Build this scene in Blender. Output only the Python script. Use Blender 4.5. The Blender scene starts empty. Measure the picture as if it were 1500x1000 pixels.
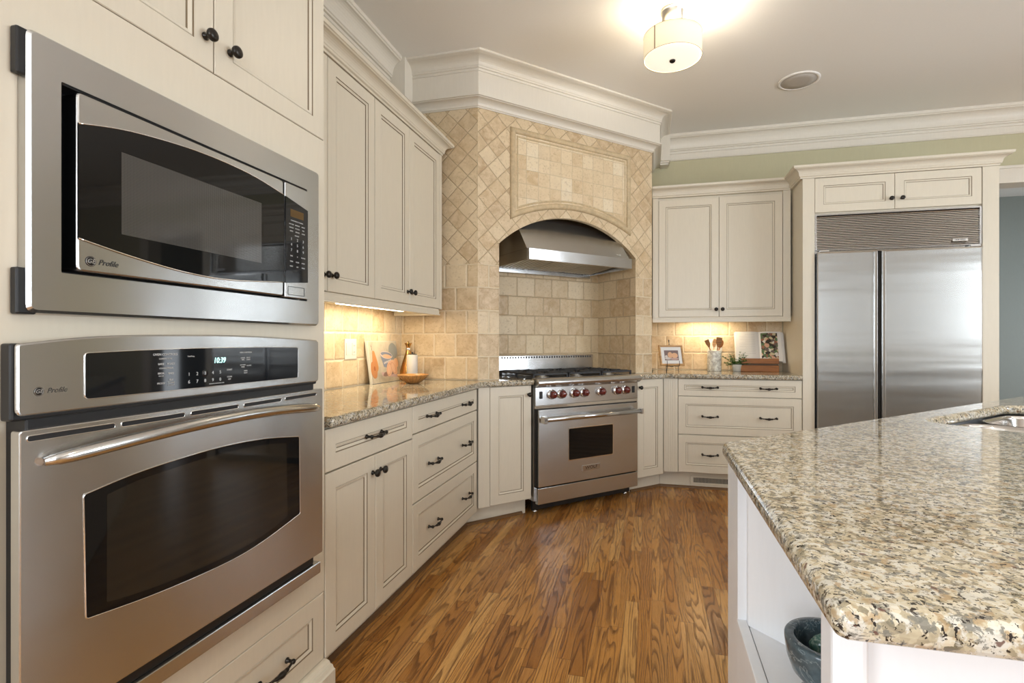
import bpy, bmesh, math, random
from math import pi, sin, cos, sqrt, radians, atan2, tan
from mathutils import Matrix, Vector
random.seed(7)
S2 = sqrt(2.0)
scene = bpy.context.scene
COL = scene.collection

# ---------------------------------------------------------------- camera, world, exposure, lights
cd = bpy.data.cameras.new('camera'); cam = bpy.data.objects.new('camera', cd); COL.objects.link(cam)
cam.location = (0, 0, 1.167); cam.rotation_euler = (pi/2, 0, radians(13.84))
cd.sensor_width = 36; cd.lens = 755/1500*36; cd.shift_x = -19/1500; cd.clip_start = .02
scene.camera = cam
vs = scene.view_settings
scene.display_settings.display_device = 'sRGB'
vs.view_transform = 'Standard'; vs.look = 'None'; vs.gamma = 1; vs.use_curve_mapping = False
vs.exposure = -0.03
w = bpy.data.worlds.new('sky'); scene.world = w; w.use_nodes = True
bg = w.node_tree.nodes['Background']; bg.inputs[0].default_value = (.75, .86, 1, 1); bg.inputs[1].default_value = 1.5

def area(name, loc, rot, sx, sy, power, color, spread=pi):
    l = bpy.data.lights.new(name, 'AREA'); l.shape = 'RECTANGLE'; l.size = sx; l.size_y = sy
    l.energy = power; l.color = color; l.spread = spread
    o = bpy.data.objects.new(name, l); COL.objects.link(o); o.location = loc; o.rotation_euler = rot
    return o
DAY = (.86, .93, 1.0)
WINB = [(-1.0, 1.1), (.25, 1.1), (1.5, 1.1)]          # windows behind the camera: centre x, width
WINR = [(.45, 1.3), (1.9, 1.0)]                        # windows in the right wall: centre y, width
WINL_ADDED = [(-1.3, 1.6)]                                  # unseen left-wall window, added to brighten the island's left face
for i, (cx, ww) in enumerate(WINB):
    area('daylight_or_fill', (cx, -3.66, 1.65), (pi/2, 0, 0), ww, 1.5, 48, DAY)
for i, (cy, ww) in enumerate(WINR):
    area('daylight_or_fill', (5.06, cy, 1.65), (pi/2, 0, pi/2), ww, 1.5, 80, DAY)
for i, (cy, ww) in enumerate(WINL_ADDED):
    area('daylight_or_fill', (-1.86, cy, 1.65), (pi/2, 0, -pi/2), ww, 1.5, 75, DAY)
area('daylight_or_fill', (5.7, 6.4, 1.2), (pi/2, 0, pi/2), 1.2, 1.8, 34, DAY)  # added lamp brightening the room beyond the doorway; no window there
WARM = (1.0, .78, .52)
FILL_CANS = [(.9, .3), (2.2, 1.4), (-.3, -1.4), (1.8, -1.2), (3.4, .6), (3.7, 2.6)]   # unseen ceiling cans, added as fill light

# ---------------------------------------------------------------- material helpers
def mat(name, col=(.8, .8, .8), rough=.5, metal=0, spec=.5, emit=None, estr=0, coat=0, trans=0, ior=1.45):
    m = bpy.data.materials.new(name); m.use_nodes = True
    b = m.node_tree.nodes['Principled BSDF']
    b.inputs['Base Color'].default_value = (*col, 1); b.inputs['Roughness'].default_value = rough
    b.inputs['Metallic'].default_value = metal; b.inputs['Specular IOR Level'].default_value = spec
    b.inputs['Coat Weight'].default_value = coat; b.inputs['Transmission Weight'].default_value = trans
    b.inputs['IOR'].default_value = ior
    if emit: b.inputs['Emission Color'].default_value = (*emit, 1); b.inputs['Emission Strength'].default_value = estr
    return m
class NT:
    def __init__(s, m): s.m = m; s.t = m.node_tree; s.b = s.t.nodes['Principled BSDF']
    def n(s, typ, **kw):
        x = s.t.nodes.new(typ)
        for k, v in kw.items(): setattr(x, k, v)
        return x
    def l(s, a, b): s.t.links.new(a, b)
    def setin(s, x, i, v):
        if isinstance(v, bpy.types.NodeSocket): s.l(v, x.inputs[i])
        elif v is not None:
            if isinstance(v, tuple) and len(v) == 3 and x.inputs[i].type == 'RGBA': v = (*v, 1)
            x.inputs[i].default_value = v
    def math(s, op, a, b=None, c=None):
        x = s.n('ShaderNodeMath', operation=op); s.setin(x, 0, a); s.setin(x, 1, b)
        if c is not None: s.setin(x, 2, c)
        return x.outputs[0]
    def vmath(s, op, a, b=None):
        x = s.n('ShaderNodeVectorMath', operation=op); s.setin(x, 0, a); s.setin(x, 1, b); return x.outputs[0]
    def coord(s, k='UV'): return s.n('ShaderNodeTexCoord').outputs[k]
    def mapping(s, v, loc=(0,0,0), rot=(0,0,0), scale=(1,1,1)):
        x = s.n('ShaderNodeMapping'); s.l(v, x.inputs[0])
        x.inputs[1].default_value = loc; x.inputs[2].default_value = rot; x.inputs[3].default_value = scale; return x.outputs[0]
    def noise(s, v, scale, detail=3, rough=.5, dist=0, dim='3D', w=None, out='Fac'):
        x = s.n('ShaderNodeTexNoise', noise_dimensions=dim); s.l(v, x.inputs['Vector'])
        x.inputs['Scale'].default_value = scale; x.inputs['Detail'].default_value = detail
        x.inputs['Roughness'].default_value = rough; x.inputs['Distortion'].default_value = dist
        if w is not None: s.setin(x, 'W', w)
        return x.outputs[out]
    def voro(s, v, scale, feature='F1', out='Distance', rnd=1):
        x = s.n('ShaderNodeTexVoronoi', feature=feature); s.l(v, x.inputs['Vector']); x.inputs['Scale'].default_value = scale
        x.inputs['Randomness'].default_value = rnd; return x.outputs[out]
    def ramp(s, f, stops, interp='LINEAR'):
        x = s.n('ShaderNodeValToRGB'); s.setin(x, 0, f); r = x.color_ramp; r.interpolation = interp
        while len(r.elements) < len(stops): r.elements.new(.5)
        for e, (p, c) in zip(r.elements, stops):
            e.position = p; e.color = (*c, 1) if isinstance(c, tuple) else (c, c, c, 1)
        return x.outputs[0]
    def mix(s, f, a, b, mode='MIX'):
        x = s.n('ShaderNodeMix', data_type='RGBA', blend_type=mode); s.setin(x, 0, f); s.setin(x, 6, a); s.setin(x, 7, b); return x.outputs[2]
    def bump(s, h, strength=.3, dist=.002, prev=None):
        x = s.n('ShaderNodeBump'); s.setin(x, 'Height', h); x.inputs['Strength'].default_value = strength; x.inputs['Distance'].default_value = dist
        if prev: s.l(prev, x.inputs['Normal'])
        return x.outputs[0]
    def color(s, c): s.setin(s.b, 'Base Color', c)
    def rough(s, r): s.setin(s.b, 'Roughness', r)
    def normal(s, n): s.l(n, s.b.inputs['Normal'])

M = {}
def paint(name, col, rough=.38, var=.04, bump=.05):
    m = mat(name, col, rough); t = NT(m); c = t.coord('Object')
    n = t.noise(t.mapping(c, scale=(30, 30, 4)), 3, 4)
    t.color(t.mix(t.ramp(n, [(.3, 0.0), (.7, 1.0)]), tuple(x*(1-var) for x in col), tuple(min(1, x*(1+var*.5)) for x in col)))
    t.normal(t.bump(t.noise(c, 220, 2), bump, .0006)); M[name] = m; return m
paint('cabinet', (.68, .62, .505), .33, .02)
paint('trim', (.74, .69, .60), .38, .02)
paint('ceiling', (.88, .86, .82), .7, .01)
paint('green', (.52, .485, .32), .6, .02)
paint('island', (.76, .765, .78), .35, .015)
paint('bluegrey', (.33, .36, .335), .6, .02)
paint('plainwall', (.62, .60, .54), .7, .02)
M['glaze'] = mat('glaze', (.25, .19, .12), .6)
M['black'] = mat('black', (.012, .012, .013), .35)
M['iron'] = mat('iron', (.02, .019, .018), .45)
M['grate'] = mat('grate', (.025, .024, .024), .55)
M['bronze'] = mat('bronze', (.028, .024, .020), .28, .6)
M['darkglass'] = mat('darkglass', (.006, .006, .006), .03, 0, .45)
M['displayglass'] = mat('displayglass', (.006, .007, .009), .04, 0, .6)
M['white'] = mat('white', (.66, .64, .58), .4)
M['key'] = mat('key', (.55, .56, .56), .5)
M['digit'] = mat('digit', (.2, .7, .65), .4, emit=(.55, 1, .93), estr=2.2)
M['redknob'] = mat('redknob', (.11, .012, .008), .12, 0, .6, coat=.6)
M['chrome'] = mat('chrome', (.80, .79, .77), .08, 1)
M['brass'] = mat('brass', (.62, .36, .12), .18, 1)
M['shadowgap'] = mat('shadowgap', (.02, .017, .013), .8)
M['tube'] = mat('tube', (1, .9, .7), .4, emit=(1, .86, .62), estr=14)
M['candle'] = mat('candle', (.62, .59, .54), .3)
M['shoe'] = mat('shoe', (.16, .085, .035), .45)

def steel(name, col=(.585, .59, .59), rough=.24, stretch=(3, 400, 400), wav=.14, aniso=.8, rot=0.25, wscale=(2.2, 2.2, 3.0)):
    m = mat(name, col, rough, 1); t = NT(m); c = t.coord('Object')
    n = t.noise(t.mapping(c, scale=stretch), 3, 2)
    t.rough(t.math('MULTIPLY_ADD', n, .06, rough-.03))
    t.color(t.mix(n, tuple(x*.93 for x in col), tuple(min(1, x*1.05) for x in col)))
    big = t.noise(t.mapping(c, scale=wscale), 1.6, 1.5)
    t.normal(t.bump(big, wav, .02))
    tg = t.n('ShaderNodeTangent', direction_type='UV_MAP'); tg.uv_map = 'UVMap'; t.l(tg.outputs[0], t.b.inputs['Tangent'])
    t.b.inputs['Anisotropic'].default_value = aniso; t.b.inputs['Anisotropic Rotation'].default_value = rot
    M[name] = m
steel('steel')
steel('steelv', rough=.2, stretch=(400, 400, 3), wav=.05, aniso=0)
steel('steelfridge', (.47, .475, .465), .24, (400, 400, 3), .30, .6, 0.0, (.35, .35, 4.5))
M['steelsink'] = mat('steelsink', (.66, .65, .64), .16, 1)

def tile(name, bw, bh, off=.5, rot=0, tones=None, mort=.0045, grout=(.70, .59, .42), loc=(0, 0, 0), bump=.8, mirror=0, dark=1):
    tones = tones or [(.0, (.46, .32, .18)), (.25, (.56, .415, .25)), (.55, (.62, .48, .30)), (.8, (.68, .55, .37)), (1, (.53, .37, .20))]
    m = mat(name, (.6, .5, .35), .45); t = NT(m); uv = t.coord('UV')
    v = t.mapping(uv, loc=loc, rot=(0, 0, rot))
    wob = t.vmath('SCALE', t.vmath('SUBTRACT', t.noise(uv, 22, 2, out='Color'), (.5, .5, .5))); wob.node.inputs['Scale'].default_value = .007
    v2 = t.vmath('ADD', v, wob)
    def brick(ms, smooth):
        b = t.n('ShaderNodeTexBrick', offset=off, offset_frequency=2, squash=1)
        t.l(v2, b.inputs['Vector']); b.inputs['Color1'].default_value = (0, 0, 0, 1); b.inputs['Color2'].default_value = (1, 1, 1, 1)
        b.inputs['Mortar'].default_value = (.5, .5, .5, 1); b.inputs['Scale'].default_value = 1; b.inputs['Mortar Size'].default_value = ms
        b.inputs['Mortar Smooth'].default_value = smooth; b.inputs['Bias'].default_value = 0
        b.inputs['Brick Width'].default_value = bw; b.inputs['Row Height'].default_value = bh; return b
    b = brick(mort, .15); b2 = brick(mort*2.6, 1)
    base = t.ramp(b.outputs['Color'], [(p, tuple(x*dark for x in c)) for p, c in tones])
    shift = t.vmath('ADD', uv, t.vmath('MULTIPLY', b.outputs['Color'], (7.0, 5.0, 3.0)))
    vein = t.noise(shift, 16, 6, .62, .6)
    base = t.mix(t.ramp(vein, [(.35, 0.0), (.65, 1.0)]), base, (.76*dark, .62*dark, .42*dark), 'MIX')
    base.node.inputs[0].default_value = .5
    f = t.ramp(vein, [(.38, .0), (.64, .62)]); t.l(f, base.node.inputs[0])
    n2 = t.noise(shift, 60, 5, .7)
    base = t.mix(t.ramp(n2, [(.30, .55), (.46, .0)]), base, (.36*dark, .235*dark, .125*dark))
    pit = t.voro(t.mapping(shift, scale=(1, 1.0, 1)), 95)
    pitm = t.math('MULTIPLY', t.ramp(pit, [(.12, 1.0), (.22, .0)]), t.ramp(t.noise(shift, 14, 3), [(.52, 0.0), (.62, 1.0)]))
    base = t.mix(t.math('MULTIPLY', pitm, .8), base, (.22, .14, .07))
    col = t.mix(b.outputs['Fac'], base, grout)
    t.color(col)
    h = t.math('SUBTRACT', t.math('MULTIPLY', t.math('SUBTRACT', 1, b2.outputs['Fac']), 1.0), t.math('MULTIPLY', pitm, .6))
    h = t.math('ADD', h, t.math('MULTIPLY', n2, .25))
    t.normal(t.bump(h, bump, .004)); M[name] = m
tile('tile_brick', .1525, .1525)
tile('tile_pilaster', .16, .1525)
tile('tile_diagonal', .1, .1, 0, radians(45), mort=.0022, grout=(.46, .35, .21), bump=.7)  # grout darkened to paint in the shadow lines of the joints
PALE = [(.0, (.58, .43, .25)), (.3, (.66, .52, .33)), (.7, (.73, .60, .41)), (.9, (.78, .70, .54)), (1, (.56, .40, .22))]
tile('tile_mosaic', .0975, .098, 0, 0, PALE, .0016, (.52, .42, .28), bump=.4)
tile('tile_recess', .165, .1525, .5, tones=[(.0, (.50, .34, .18)), (.3, (.62, .46, .27)), (.6, (.70, .55, .34)), (.9, (.74, .60, .40)), (1, (.54, .38, .20))], grout=(.50, .38, .24), mort=.0035)
def stone(name, col, var=.25):
    m = mat(name, col, .5); t = NT(m); c = t.coord('Object')
    n = t.noise(c, 28, 5, .65)
    t.color(t.mix(t.ramp(n, [(.35, 0.0), (.65, 1.0)]), tuple(x*(1-var) for x in col), col)); t.normal(t.bump(n, .3, .002)); M[name] = m
stone('tile_rope', (.62, .48, .29))

def granite(name):
    m = mat(name, (.5, .4, .3), .06, 0, .5); t = NT(m); c = t.coord('Object')
    d = t.vmath('ADD', c, t.vmath('SCALE', t.noise(c, 60, 3, out='Color'))); d.node.inputs[1].links[0].from_node.inputs['Scale'].default_value = .012
    sp = t.n('ShaderNodeSeparateColor'); t.l(t.voro(d, 130, 'F1', 'Color'), sp.inputs[0]); cell = sp.outputs[0]; cell2 = sp.outputs[1]
    big = t.noise(c, 15, 5, .65, .5)
    base = t.ramp(t.math('ADD', t.math('MULTIPLY', big, .62), t.math('MULTIPLY', cell, .34)),
                  [(.26, (.15, .13, .09)), (.36, (.31, .265, .18)), (.45, (.43, .37, .255)), (.54, (.53, .465, .345)), (.66, (.60, .565, .48))])
    wh = t.noise(t.mapping(c, loc=(2, 4, 6)), 52, 4, .65, .4)
    base = t.mix(t.ramp(wh, [(.52, 0.0), (.58, .85)]), base, (.55, .53, .475))
    tan_ = t.noise(t.mapping(c, loc=(3, 1, 2)), 48, 3, .6)
    base = t.mix(t.ramp(tan_, [(.58, 0.0), (.64, .75)]), base, (.33, .225, .115))
    grey = t.noise(t.mapping(c, loc=(7, 2, 5)), 74, 4, .7, .5)
    base = t.mix(t.ramp(grey, [(.545, 0.0), (.59, .85)]), base, (.15, .145, .125))
    fl = t.noise(t.mapping(c, loc=(1, 9, 4)), 140, 3, .65, .6)
    base = t.mix(t.ramp(fl, [(.575, 0.0), (.61, 1.0)]), base, (.025, .02, .017))
    wine = t.noise(t.mapping(c, loc=(5, 5, 8)), 80, 2, .5)
    base = t.mix(t.ramp(wine, [(.68, 0.0), (.71, .85)]), base, (.10, .04, .03))
    t.color(base); M[name] = m
granite('granite')

def oakfloor():
    m = mat('oak_floor', (.4, .2, .08), .24, 0, .28); t = NT(m); uv = t.coord('Object')
    sep = t.n('ShaderNodeSeparateXYZ'); t.l(uv, sep.inputs[0]); x, y = sep.outputs[0], sep.outputs[1]
    W = .057
    xr = t.math('DIVIDE', x, W); row = t.math('FLOOR', xr)
    wn = t.n('ShaderNodeTexWhiteNoise', noise_dimensions='1D'); t.l(row, wn.inputs['W'])
    L = t.math('MULTIPLY_ADD', wn.outputs['Value'], .35, .55)
    yr = t.math('DIVIDE', t.math('ADD', y, t.math('MULTIPLY', wn.outputs['Value'], 37.3)), L); seg = t.math('FLOOR', yr)
    cmb = t.n('ShaderNodeCombineXYZ'); t.l(row, cmb.inputs[0]); t.l(seg, cmb.inputs[1])
    w2 = t.n('ShaderNodeTexWhiteNoise', noise_dimensions='2D'); t.l(cmb.outputs[0], w2.inputs['Vector'])
    idv, idc = w2.outputs['Value'], w2.outputs['Color']
    off = t.vmath('SCALE', idc); off.node.inputs['Scale'].default_value = 9.0
    p = t.vmath('ADD', uv, off)
    # cathedral rings: contour bands of a stretched noise field
    fld = t.noise(t.mapping(p, scale=(10.5, .75, 1)), 1.0, 2.0, .42, .12)
    wob = t.noise(t.mapping(p, scale=(60, 8, 1)), 1.0, 2)
    ph = t.math('ADD', t.math('MULTIPLY', fld, 19.0), t.math('MULTIPLY', wob, .38))
    fr = t.math('FRACT', ph)
    ring = t.ramp(fr, [(.0, .0), (.45, .05), (.74, .75), (.90, 1.0), (1.0, .0)])
    pores = t.noise(t.mapping(p, scale=(520, 14, 1)), 1.0, 2, .6)
    por = t.ramp(pores, [(.50, 0.0), (.68, 1.0)])
    tone = t.ramp(idv, [(.0, (.30, .125, .030)), (.3, (.42, .190, .048)), (.6, (.52, .255, .070)), (.85, (.62, .345, .115)), (1, (.36, .155, .040))])
    darkc = t.mix(1.0, tone, (.24, .19, .16), 'MULTIPLY')
    col = t.mix(t.math('MULTIPLY', ring, t.math('MULTIPLY_ADD', por, .25, .72)), tone, darkc)
    col = t.mix(t.math('MULTIPLY', por, .33), col, darkc)
    def gap(v, wd):
        f = t.math('FRACT', v); e = t.math('MINIMUM', f, t.math('SUBTRACT', 1, f)); return t.math('LESS_THAN', e, wd)
    g = t.math('MAXIMUM', gap(xr, .010), gap(yr, .0011))
    col = t.mix(t.math('MULTIPLY', g, .8), col, (.05, .022, .010))
    t.color(col)
    t.rough(t.math('MULTIPLY_ADD', ring, .12, .23))
    t.normal(t.bump(t.math('SUBTRACT', t.math('MULTIPLY', ring, -.25), g), .25, .0012)); M['oak_floor'] = m
oakfloor()
def wood(name, col, rough=.4, sc=(8, 8, 120)):
    m = mat(name, col, rough); t = NT(m); c = t.coord('Object')
    n = t.noise(t.mapping(c, scale=sc), 1, 3, .6, .5)
    t.color(t.mix(t.ramp(n, [(.35, 0.0), (.65, 1.0)]), tuple(x*.6 for x in col), col)); M[name] = m
wood('woodlight', (.62, .36, .15)); wood('woodmid', (.42, .155, .035), .5); wood('woodspoon', (.36, .16, .045), .5); wood('woodbowl', (.55, .27, .08), .3, (60, 60, 8))
def marble(name, col, vein, sc=14, rough=.1, thr=(.47, .5, .53)):
    m = mat(name, col, rough, 0, .5); t = NT(m); c = t.coord('Object')
    n = t.noise(c, sc, 6, .6, 1.2); f = t.ramp(n, [(thr[0], 0.0), (thr[1], 1.0), (thr[2], 0.0)])
    cl = t.noise(c, sc*2.2, 4, .6)
    base = t.mix(t.ramp(cl, [(.35, 0.0), (.7, 1.0)]), col, tuple(min(1, x*2.1+.01) for x in col))
    t.color(t.mix(t.math('MULTIPLY', f, .75), base, vein)); M[name] = m
marble('darkmarble', (.045, .065, .075), (.32, .38, .39), 16, .09, (.48, .495, .51))
marble('greenmarble', (.035, .085, .070), (.30, .38, .32), 30, .12)
marble('whitemarble', (.50, .48, .43), (.45, .40, .33), 18, .25)
def fabric_shade():
    m = mat('lampshade', (.75, .68, .52), .8, emit=(1, .82, .54), estr=.40); t = NT(m)
    M['lampshade'] = m
fabric_shade()
M['diffuser'] = mat('diffuser', (.9, .85, .75), .5, emit=(1, .92, .76), estr=.75)
M['nickel'] = mat('nickel', (.55, .53, .50), .3, 1)
M['speakergrille'] = mat('speakergrille', (.50, .465, .42), .7)
M['leaf'] = mat('leaf', (.055, .17, .03), .4)
M['leafpale'] = mat('leafpale', (.30, .38, .30), .5)
M['page'] = mat('page', (.74, .72, .69), .7)
M['pageline'] = mat('pageline', (.50, .48, .47), .8)
def meshglass():
    m = mat('meshglass', (.05, .05, .05), .06, 0, .6); t = NT(m); c = t.coord('Object')
    v = t.voro(t.mapping(c, scale=(1, 1, 1)), 330, rnd=0)
    t.color(t.mix(t.ramp(v, [(.3, 0.0), (.45, 1.0)]), (.02, .019, .018), (.085, .082, .075))); M['meshglass'] = m
meshglass()
def dish_art(name, kind):
    m = mat(name, (.6, .5, .4), .6); t = NT(m); uv = t.coord('UV')
    if kind == 'cook':
        v = t.voro(t.vmath('ADD', uv, t.vmath('MULTIPLY', t.noise(uv, 40, 2, out='Color'), (.02, .02, 0))), 42, out='Color')
        sp = t.n('ShaderNodeSeparateColor'); t.l(v, sp.inputs[0])
        t.color(t.ramp(sp.outputs[0], [(0, (.04, .03, .02)), (.2, (.10, .16, .07)), (.36, (.55, .48, .30)), (.5, (.28, .12, .07)), (.62, (.62, .36, .24)), (.75, (.14, .11, .09)), (.88, (.66, .62, .55))], 'CONSTANT'))
    M[name] = m
dish_art('cookphoto', 'cook')
def grad_canvas():
    m = mat('canvasart', (.5, .42, .3), .7); t = NT(m); uv = t.coord('Object'); n = t.noise(uv, 9, 4, .6)
    t.color(t.ramp(n, [(.3, (.30, .27, .21)), (.5, (.48, .41, .30)), (.7, (.56, .47, .34))])); M['canvasart'] = m
grad_canvas()
for nm, c in dict(orange=(.48, .20, .07), orangedark=(.35, .10, .03), pear=(.50, .22, .07), cut=(.68, .40, .24), cutin=(.55, .26, .14), bowlblue=(.20, .22, .27), bowlpale=(.58, .47, .40), shadowpaint=(.28, .17, .13), greypaint=(.25, .25, .22), pinkish=(.50, .34, .30), browngrey=(.20, .14, .13), pale=(.62, .55, .50)).items():
    M[nm] = mat(nm, c, .7)

# ---------------------------------------------------------------- mesh builder
def frame(ox, oy, rz): return Matrix.Translation((ox, oy, 0)) @ Matrix.Rotation(rz, 4, 'Z')
WORLD = Matrix.Identity(4)
FL = frame(-1.06, 0, pi/2)          # left run: local x = world Y, front plane at X=-1.06, y goes into the wall
FF = frame(0, 4.225, 0)             # fridge wall run
def FDV(V): return frame(-V/2, V/2, pi/4)   # corner diagonal: local x = distance s along the diagonal, plane Y-X = V
FD = FDV(4.13)
def sd(s, V): return ((S2*s-V)/2, (S2*s+V)/2)
OFF = {}; FRM = {}
def tagset(o, label=None, cat=None, group=None, kind=None):
    if label: o['label'] = label
    if cat: o['category'] = cat
    if group: o['group'] = group
    if kind: o['kind'] = kind
    return o
def thing(name, label, cat, fr=WORLD, base=(0, 0, 0), group=None, kind=None, extra=None):
    o = bpy.data.objects.new(name, None); COL.objects.link(o); o.empty_display_size = .1
    m = fr @ Matrix.Translation(base)
    if extra is not None: m = m @ extra
    o.matrix_world = m; OFF[o.name] = Vector(base) if extra is None else Vector((0, 0, 0)); tagset(o, label, cat, group, kind); return o

class MB:
    def __init__(s): s.v = []; s.f = []; s.m = []; s.sm = []; s.uv = {}
    def face(s, pts, m=0, smooth=False, uv=None):
        i = len(s.v); s.v += [Vector(p) for p in pts]; s.f.append(list(range(i, i+len(pts)))); s.m.append(m); s.sm.append(smooth)
        if uv: s.uv[len(s.f)-1] = uv
        return s
    def addv(s, pts): i = len(s.v); s.v += [Vector(p) for p in pts]; return i
    def addf(s, idx, m=0, smooth=False): s.f.append(list(idx)); s.m.append(m); s.sm.append(smooth)
    def box(s, x0, y0, z0, x1, y1, z1, m=0):
        i = s.addv([(x0,y0,z0),(x1,y0,z0),(x1,y1,z0),(x0,y1,z0),(x0,y0,z1),(x1,y0,z1),(x1,y1,z1),(x0,y1,z1)])
        for q in ((0,3,2,1),(4,5,6,7),(0,1,5,4),(1,2,6,5),(2,3,7,6),(3,0,4,7)): s.addf([i+k for k in q], m)
        return s
    def obox(s, mtx, hx, hy, hz, m=0):
        i = s.addv([mtx @ Vector(p) for p in [(-hx,-hy,-hz),(hx,-hy,-hz),(hx,hy,-hz),(-hx,hy,-hz),(-hx,-hy,hz),(hx,-hy,hz),(hx,hy,hz),(-hx,hy,hz)]])
        for q in ((0,3,2,1),(4,5,6,7),(0,1,5,4),(1,2,6,5),(2,3,7,6),(3,0,4,7)): s.addf([i+k for k in q], m)
        return s
    def loft(s, rings, closed=True, cap0=True, cap1=True, m=0, smooth=True, mats=None):
        n = len(rings[0]); idx = [s.addv(r) for r in rings]
        for k in range(len(rings)-1):
            mm = mats[k] if mats else m
            for j in range(n if closed else n-1):
                a = idx[k]+j; b = idx[k]+(j+1) % n; c = idx[k+1]+(j+1) % n; d = idx[k+1]+j
                s.addf([a, b, c, d], mm, smooth)
        if closed and cap0: s.addf([idx[0]+j for j in range(n)][::-1], mats[0] if mats else m, False)
        if closed and cap1: s.addf([idx[-1]+j for j in range(n)], mats[-1] if mats else m, False)
        return s
    def tube(s, pts, r, n=10, m=0, cap=True):
        pts = [Vector(p) for p in pts]; rings = []; up = None
        rr = r if isinstance(r, (list, tuple)) else [r]*len(pts)
        for i, p in enumerate(pts):
            d = (pts[min(i+1, len(pts)-1)] - pts[max(i-1, 0)]).normalized()
            if up is None: up = Vector((0, 0, 1)) if abs(d.z) < .9 else Vector((1, 0, 0))
            a = d.cross(up).normalized(); b = a.cross(d).normalized(); up = b
            rings.append([p + (a*cos(2*pi*k/n) + b*sin(2*pi*k/n))*rr[i] for k in range(n)])
        return s.loft(rings, m=m, cap0=cap, cap1=cap)
    def lathe(s, prof, mtx=None, n=24, m=0, mats=None, cap0=True, cap1=True, smooth=True):
        mtx = mtx or Matrix.Identity(4)
        rings = [[mtx @ Vector((r*cos(2*pi*k/n), r*sin(2*pi*k/n), z)) for k in range(n)] for r, z in prof]
        return s.loft(rings, m=m, mats=mats, cap0=cap0, cap1=cap1, smooth=smooth)
    def prism(s, poly, z0, z1, m=0, ax='z'):
        n = len(poly)
        f = {'z': lambda p, h: (p[0], p[1], h), 'y': lambda p, h: (p[0], h, p[1]), 'x': lambda p, h: (h, p[0], p[1])}[ax]
        a = s.addv([f(p, z0) for p in poly]); b = s.addv([f(p, z1) for p in poly])
        s.addf([a+i for i in range(n)][::-1], m); s.addf([b+i for i in range(n)], m)
        for i in range(n): j = (i+1) % n; s.addf([a+i, a+j, b+j, b+i], m)
        return s
    def sweep(s, prof, path, closed=False, side=1, m=0):
        # prof: list of (out, z); path: plan polyline; out is measured to the right of travel * side, mitred
        P = [Vector((p[0], p[1])) for p in path]; n = len(P); rings = []
        for i in range(n):
            d0 = (P[i]-P[i-1]).normalized() if (i > 0 or closed) else None
            d1 = (P[(i+1) % n]-P[i]).normalized() if (i < n-1 or closed) else None
            if d0 is None: d0 = d1
            if d1 is None: d1 = d0
            n0 = Vector((d0.y, -d0.x))*side; n1 = Vector((d1.y, -d1.x))*side
            b = (n0+n1); b = b/(b.dot(n0)) if b.length > 1e-6 else n0
            rings.append([(P[i].x+b.x*o, P[i].y+b.y*o, z) for o, z in prof])
        if closed: rings.append(rings[0])
        return s.loft(rings, closed=True, m=m, smooth=False, cap0=not closed, cap1=not closed)
    def build(s, name, mats, parent=None, off=None, bevel=0, seg=2, angle=35, fr=None, label=None):
        mats = mats if isinstance(mats, (list, tuple)) else [mats]
        off = Vector(off) if off is not None else (OFF[parent.name] if parent else Vector((0, 0, 0)))
        me = bpy.data.meshes.new(name); me.from_pydata([v-off for v in s.v], [], s.f)
        for k in mats: me.materials.append(M[k] if isinstance(k, str) else k)
        uvl = me.uv_layers.new(name='UVMap').data
        for fi, p in enumerate(me.polygons):
            p.material_index = s.m[fi]; p.use_smooth = s.sm[fi]
            if fi in s.uv:
                for li, q in zip(p.loop_indices, s.uv[fi]): uvl[li].uv = q
            else:
                nr = p.normal
                for li, vi in zip(p.loop_indices, p.vertices):
                    c = s.v[vi]
                    uvl[li].uv = (c.x, c.y) if abs(nr.z) > .7 else ((c.y, c.z) if abs(nr.x) > abs(nr.y) else (c.x, c.z))
        bm = bmesh.new(); bm.from_mesh(me); bmesh.ops.recalc_face_normals(bm, faces=bm.faces); bm.to_mesh(me); bm.free()
        me.update()
        o = bpy.data.objects.new(name, me); COL.objects.link(o)
        if parent: o.parent = parent; OFF[o.name] = off
        elif fr is not None: o.matrix_world = fr @ Matrix.Translation(off)
        if bevel:
            b = o.modifiers.new('bevel', 'BEVEL'); b.width = bevel; b.segments = seg; b.limit_method = 'ANGLE'; b.angle_limit = radians(angle)
        if label: o['label'] = label
        return o
def top(mb, name, mats, label, cat, fr=WORLD, base=(0, 0, 0), bevel=0, seg=2, group=None, kind=None):
    o = mb.build(name, mats, None, base, bevel, seg, fr=fr); OFF[o.name] = Vector(base); tagset(o, label, cat, group, kind); return o

def text(name, s, size, loc, parent, m, rot=None, shear=0, depth=.0003, align='CENTER', sx=1.0, label=None):
    """lettering lying in the local xz plane, facing -y, centred at loc (frame coordinates)"""
    cu = bpy.data.curves.new(name, 'FONT'); cu.body = s; cu.size = size; cu.extrude = depth; cu.align_x = align; cu.align_y = 'CENTER'; cu.shear = shear
    cu.resolution_u = 3
    ob = bpy.data.objects.new(name, cu); COL.objects.link(ob)
    dg = bpy.context.evaluated_depsgraph_get(); me = bpy.data.meshes.new_from_object(ob.evaluated_get(dg))
    bpy.data.objects.remove(ob); bpy.data.curves.remove(cu)
    R = rot if rot is not None else Matrix.Rotation(pi/2, 4, 'X')
    me.transform(Matrix.Translation(Vector(loc)-OFF[parent.name]) @ R @ Matrix.Diagonal((sx, 1, 1, 1)))
    me.materials.clear(); me.materials.append(M[m])
    for p in me.polygons: p.material_index = 0
    me.name = name; o = bpy.data.objects.new(name, me); COL.objects.link(o); o.parent = parent; OFF[o.name] = OFF[parent.name]
    if label: o['label'] = label
    return o

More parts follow.
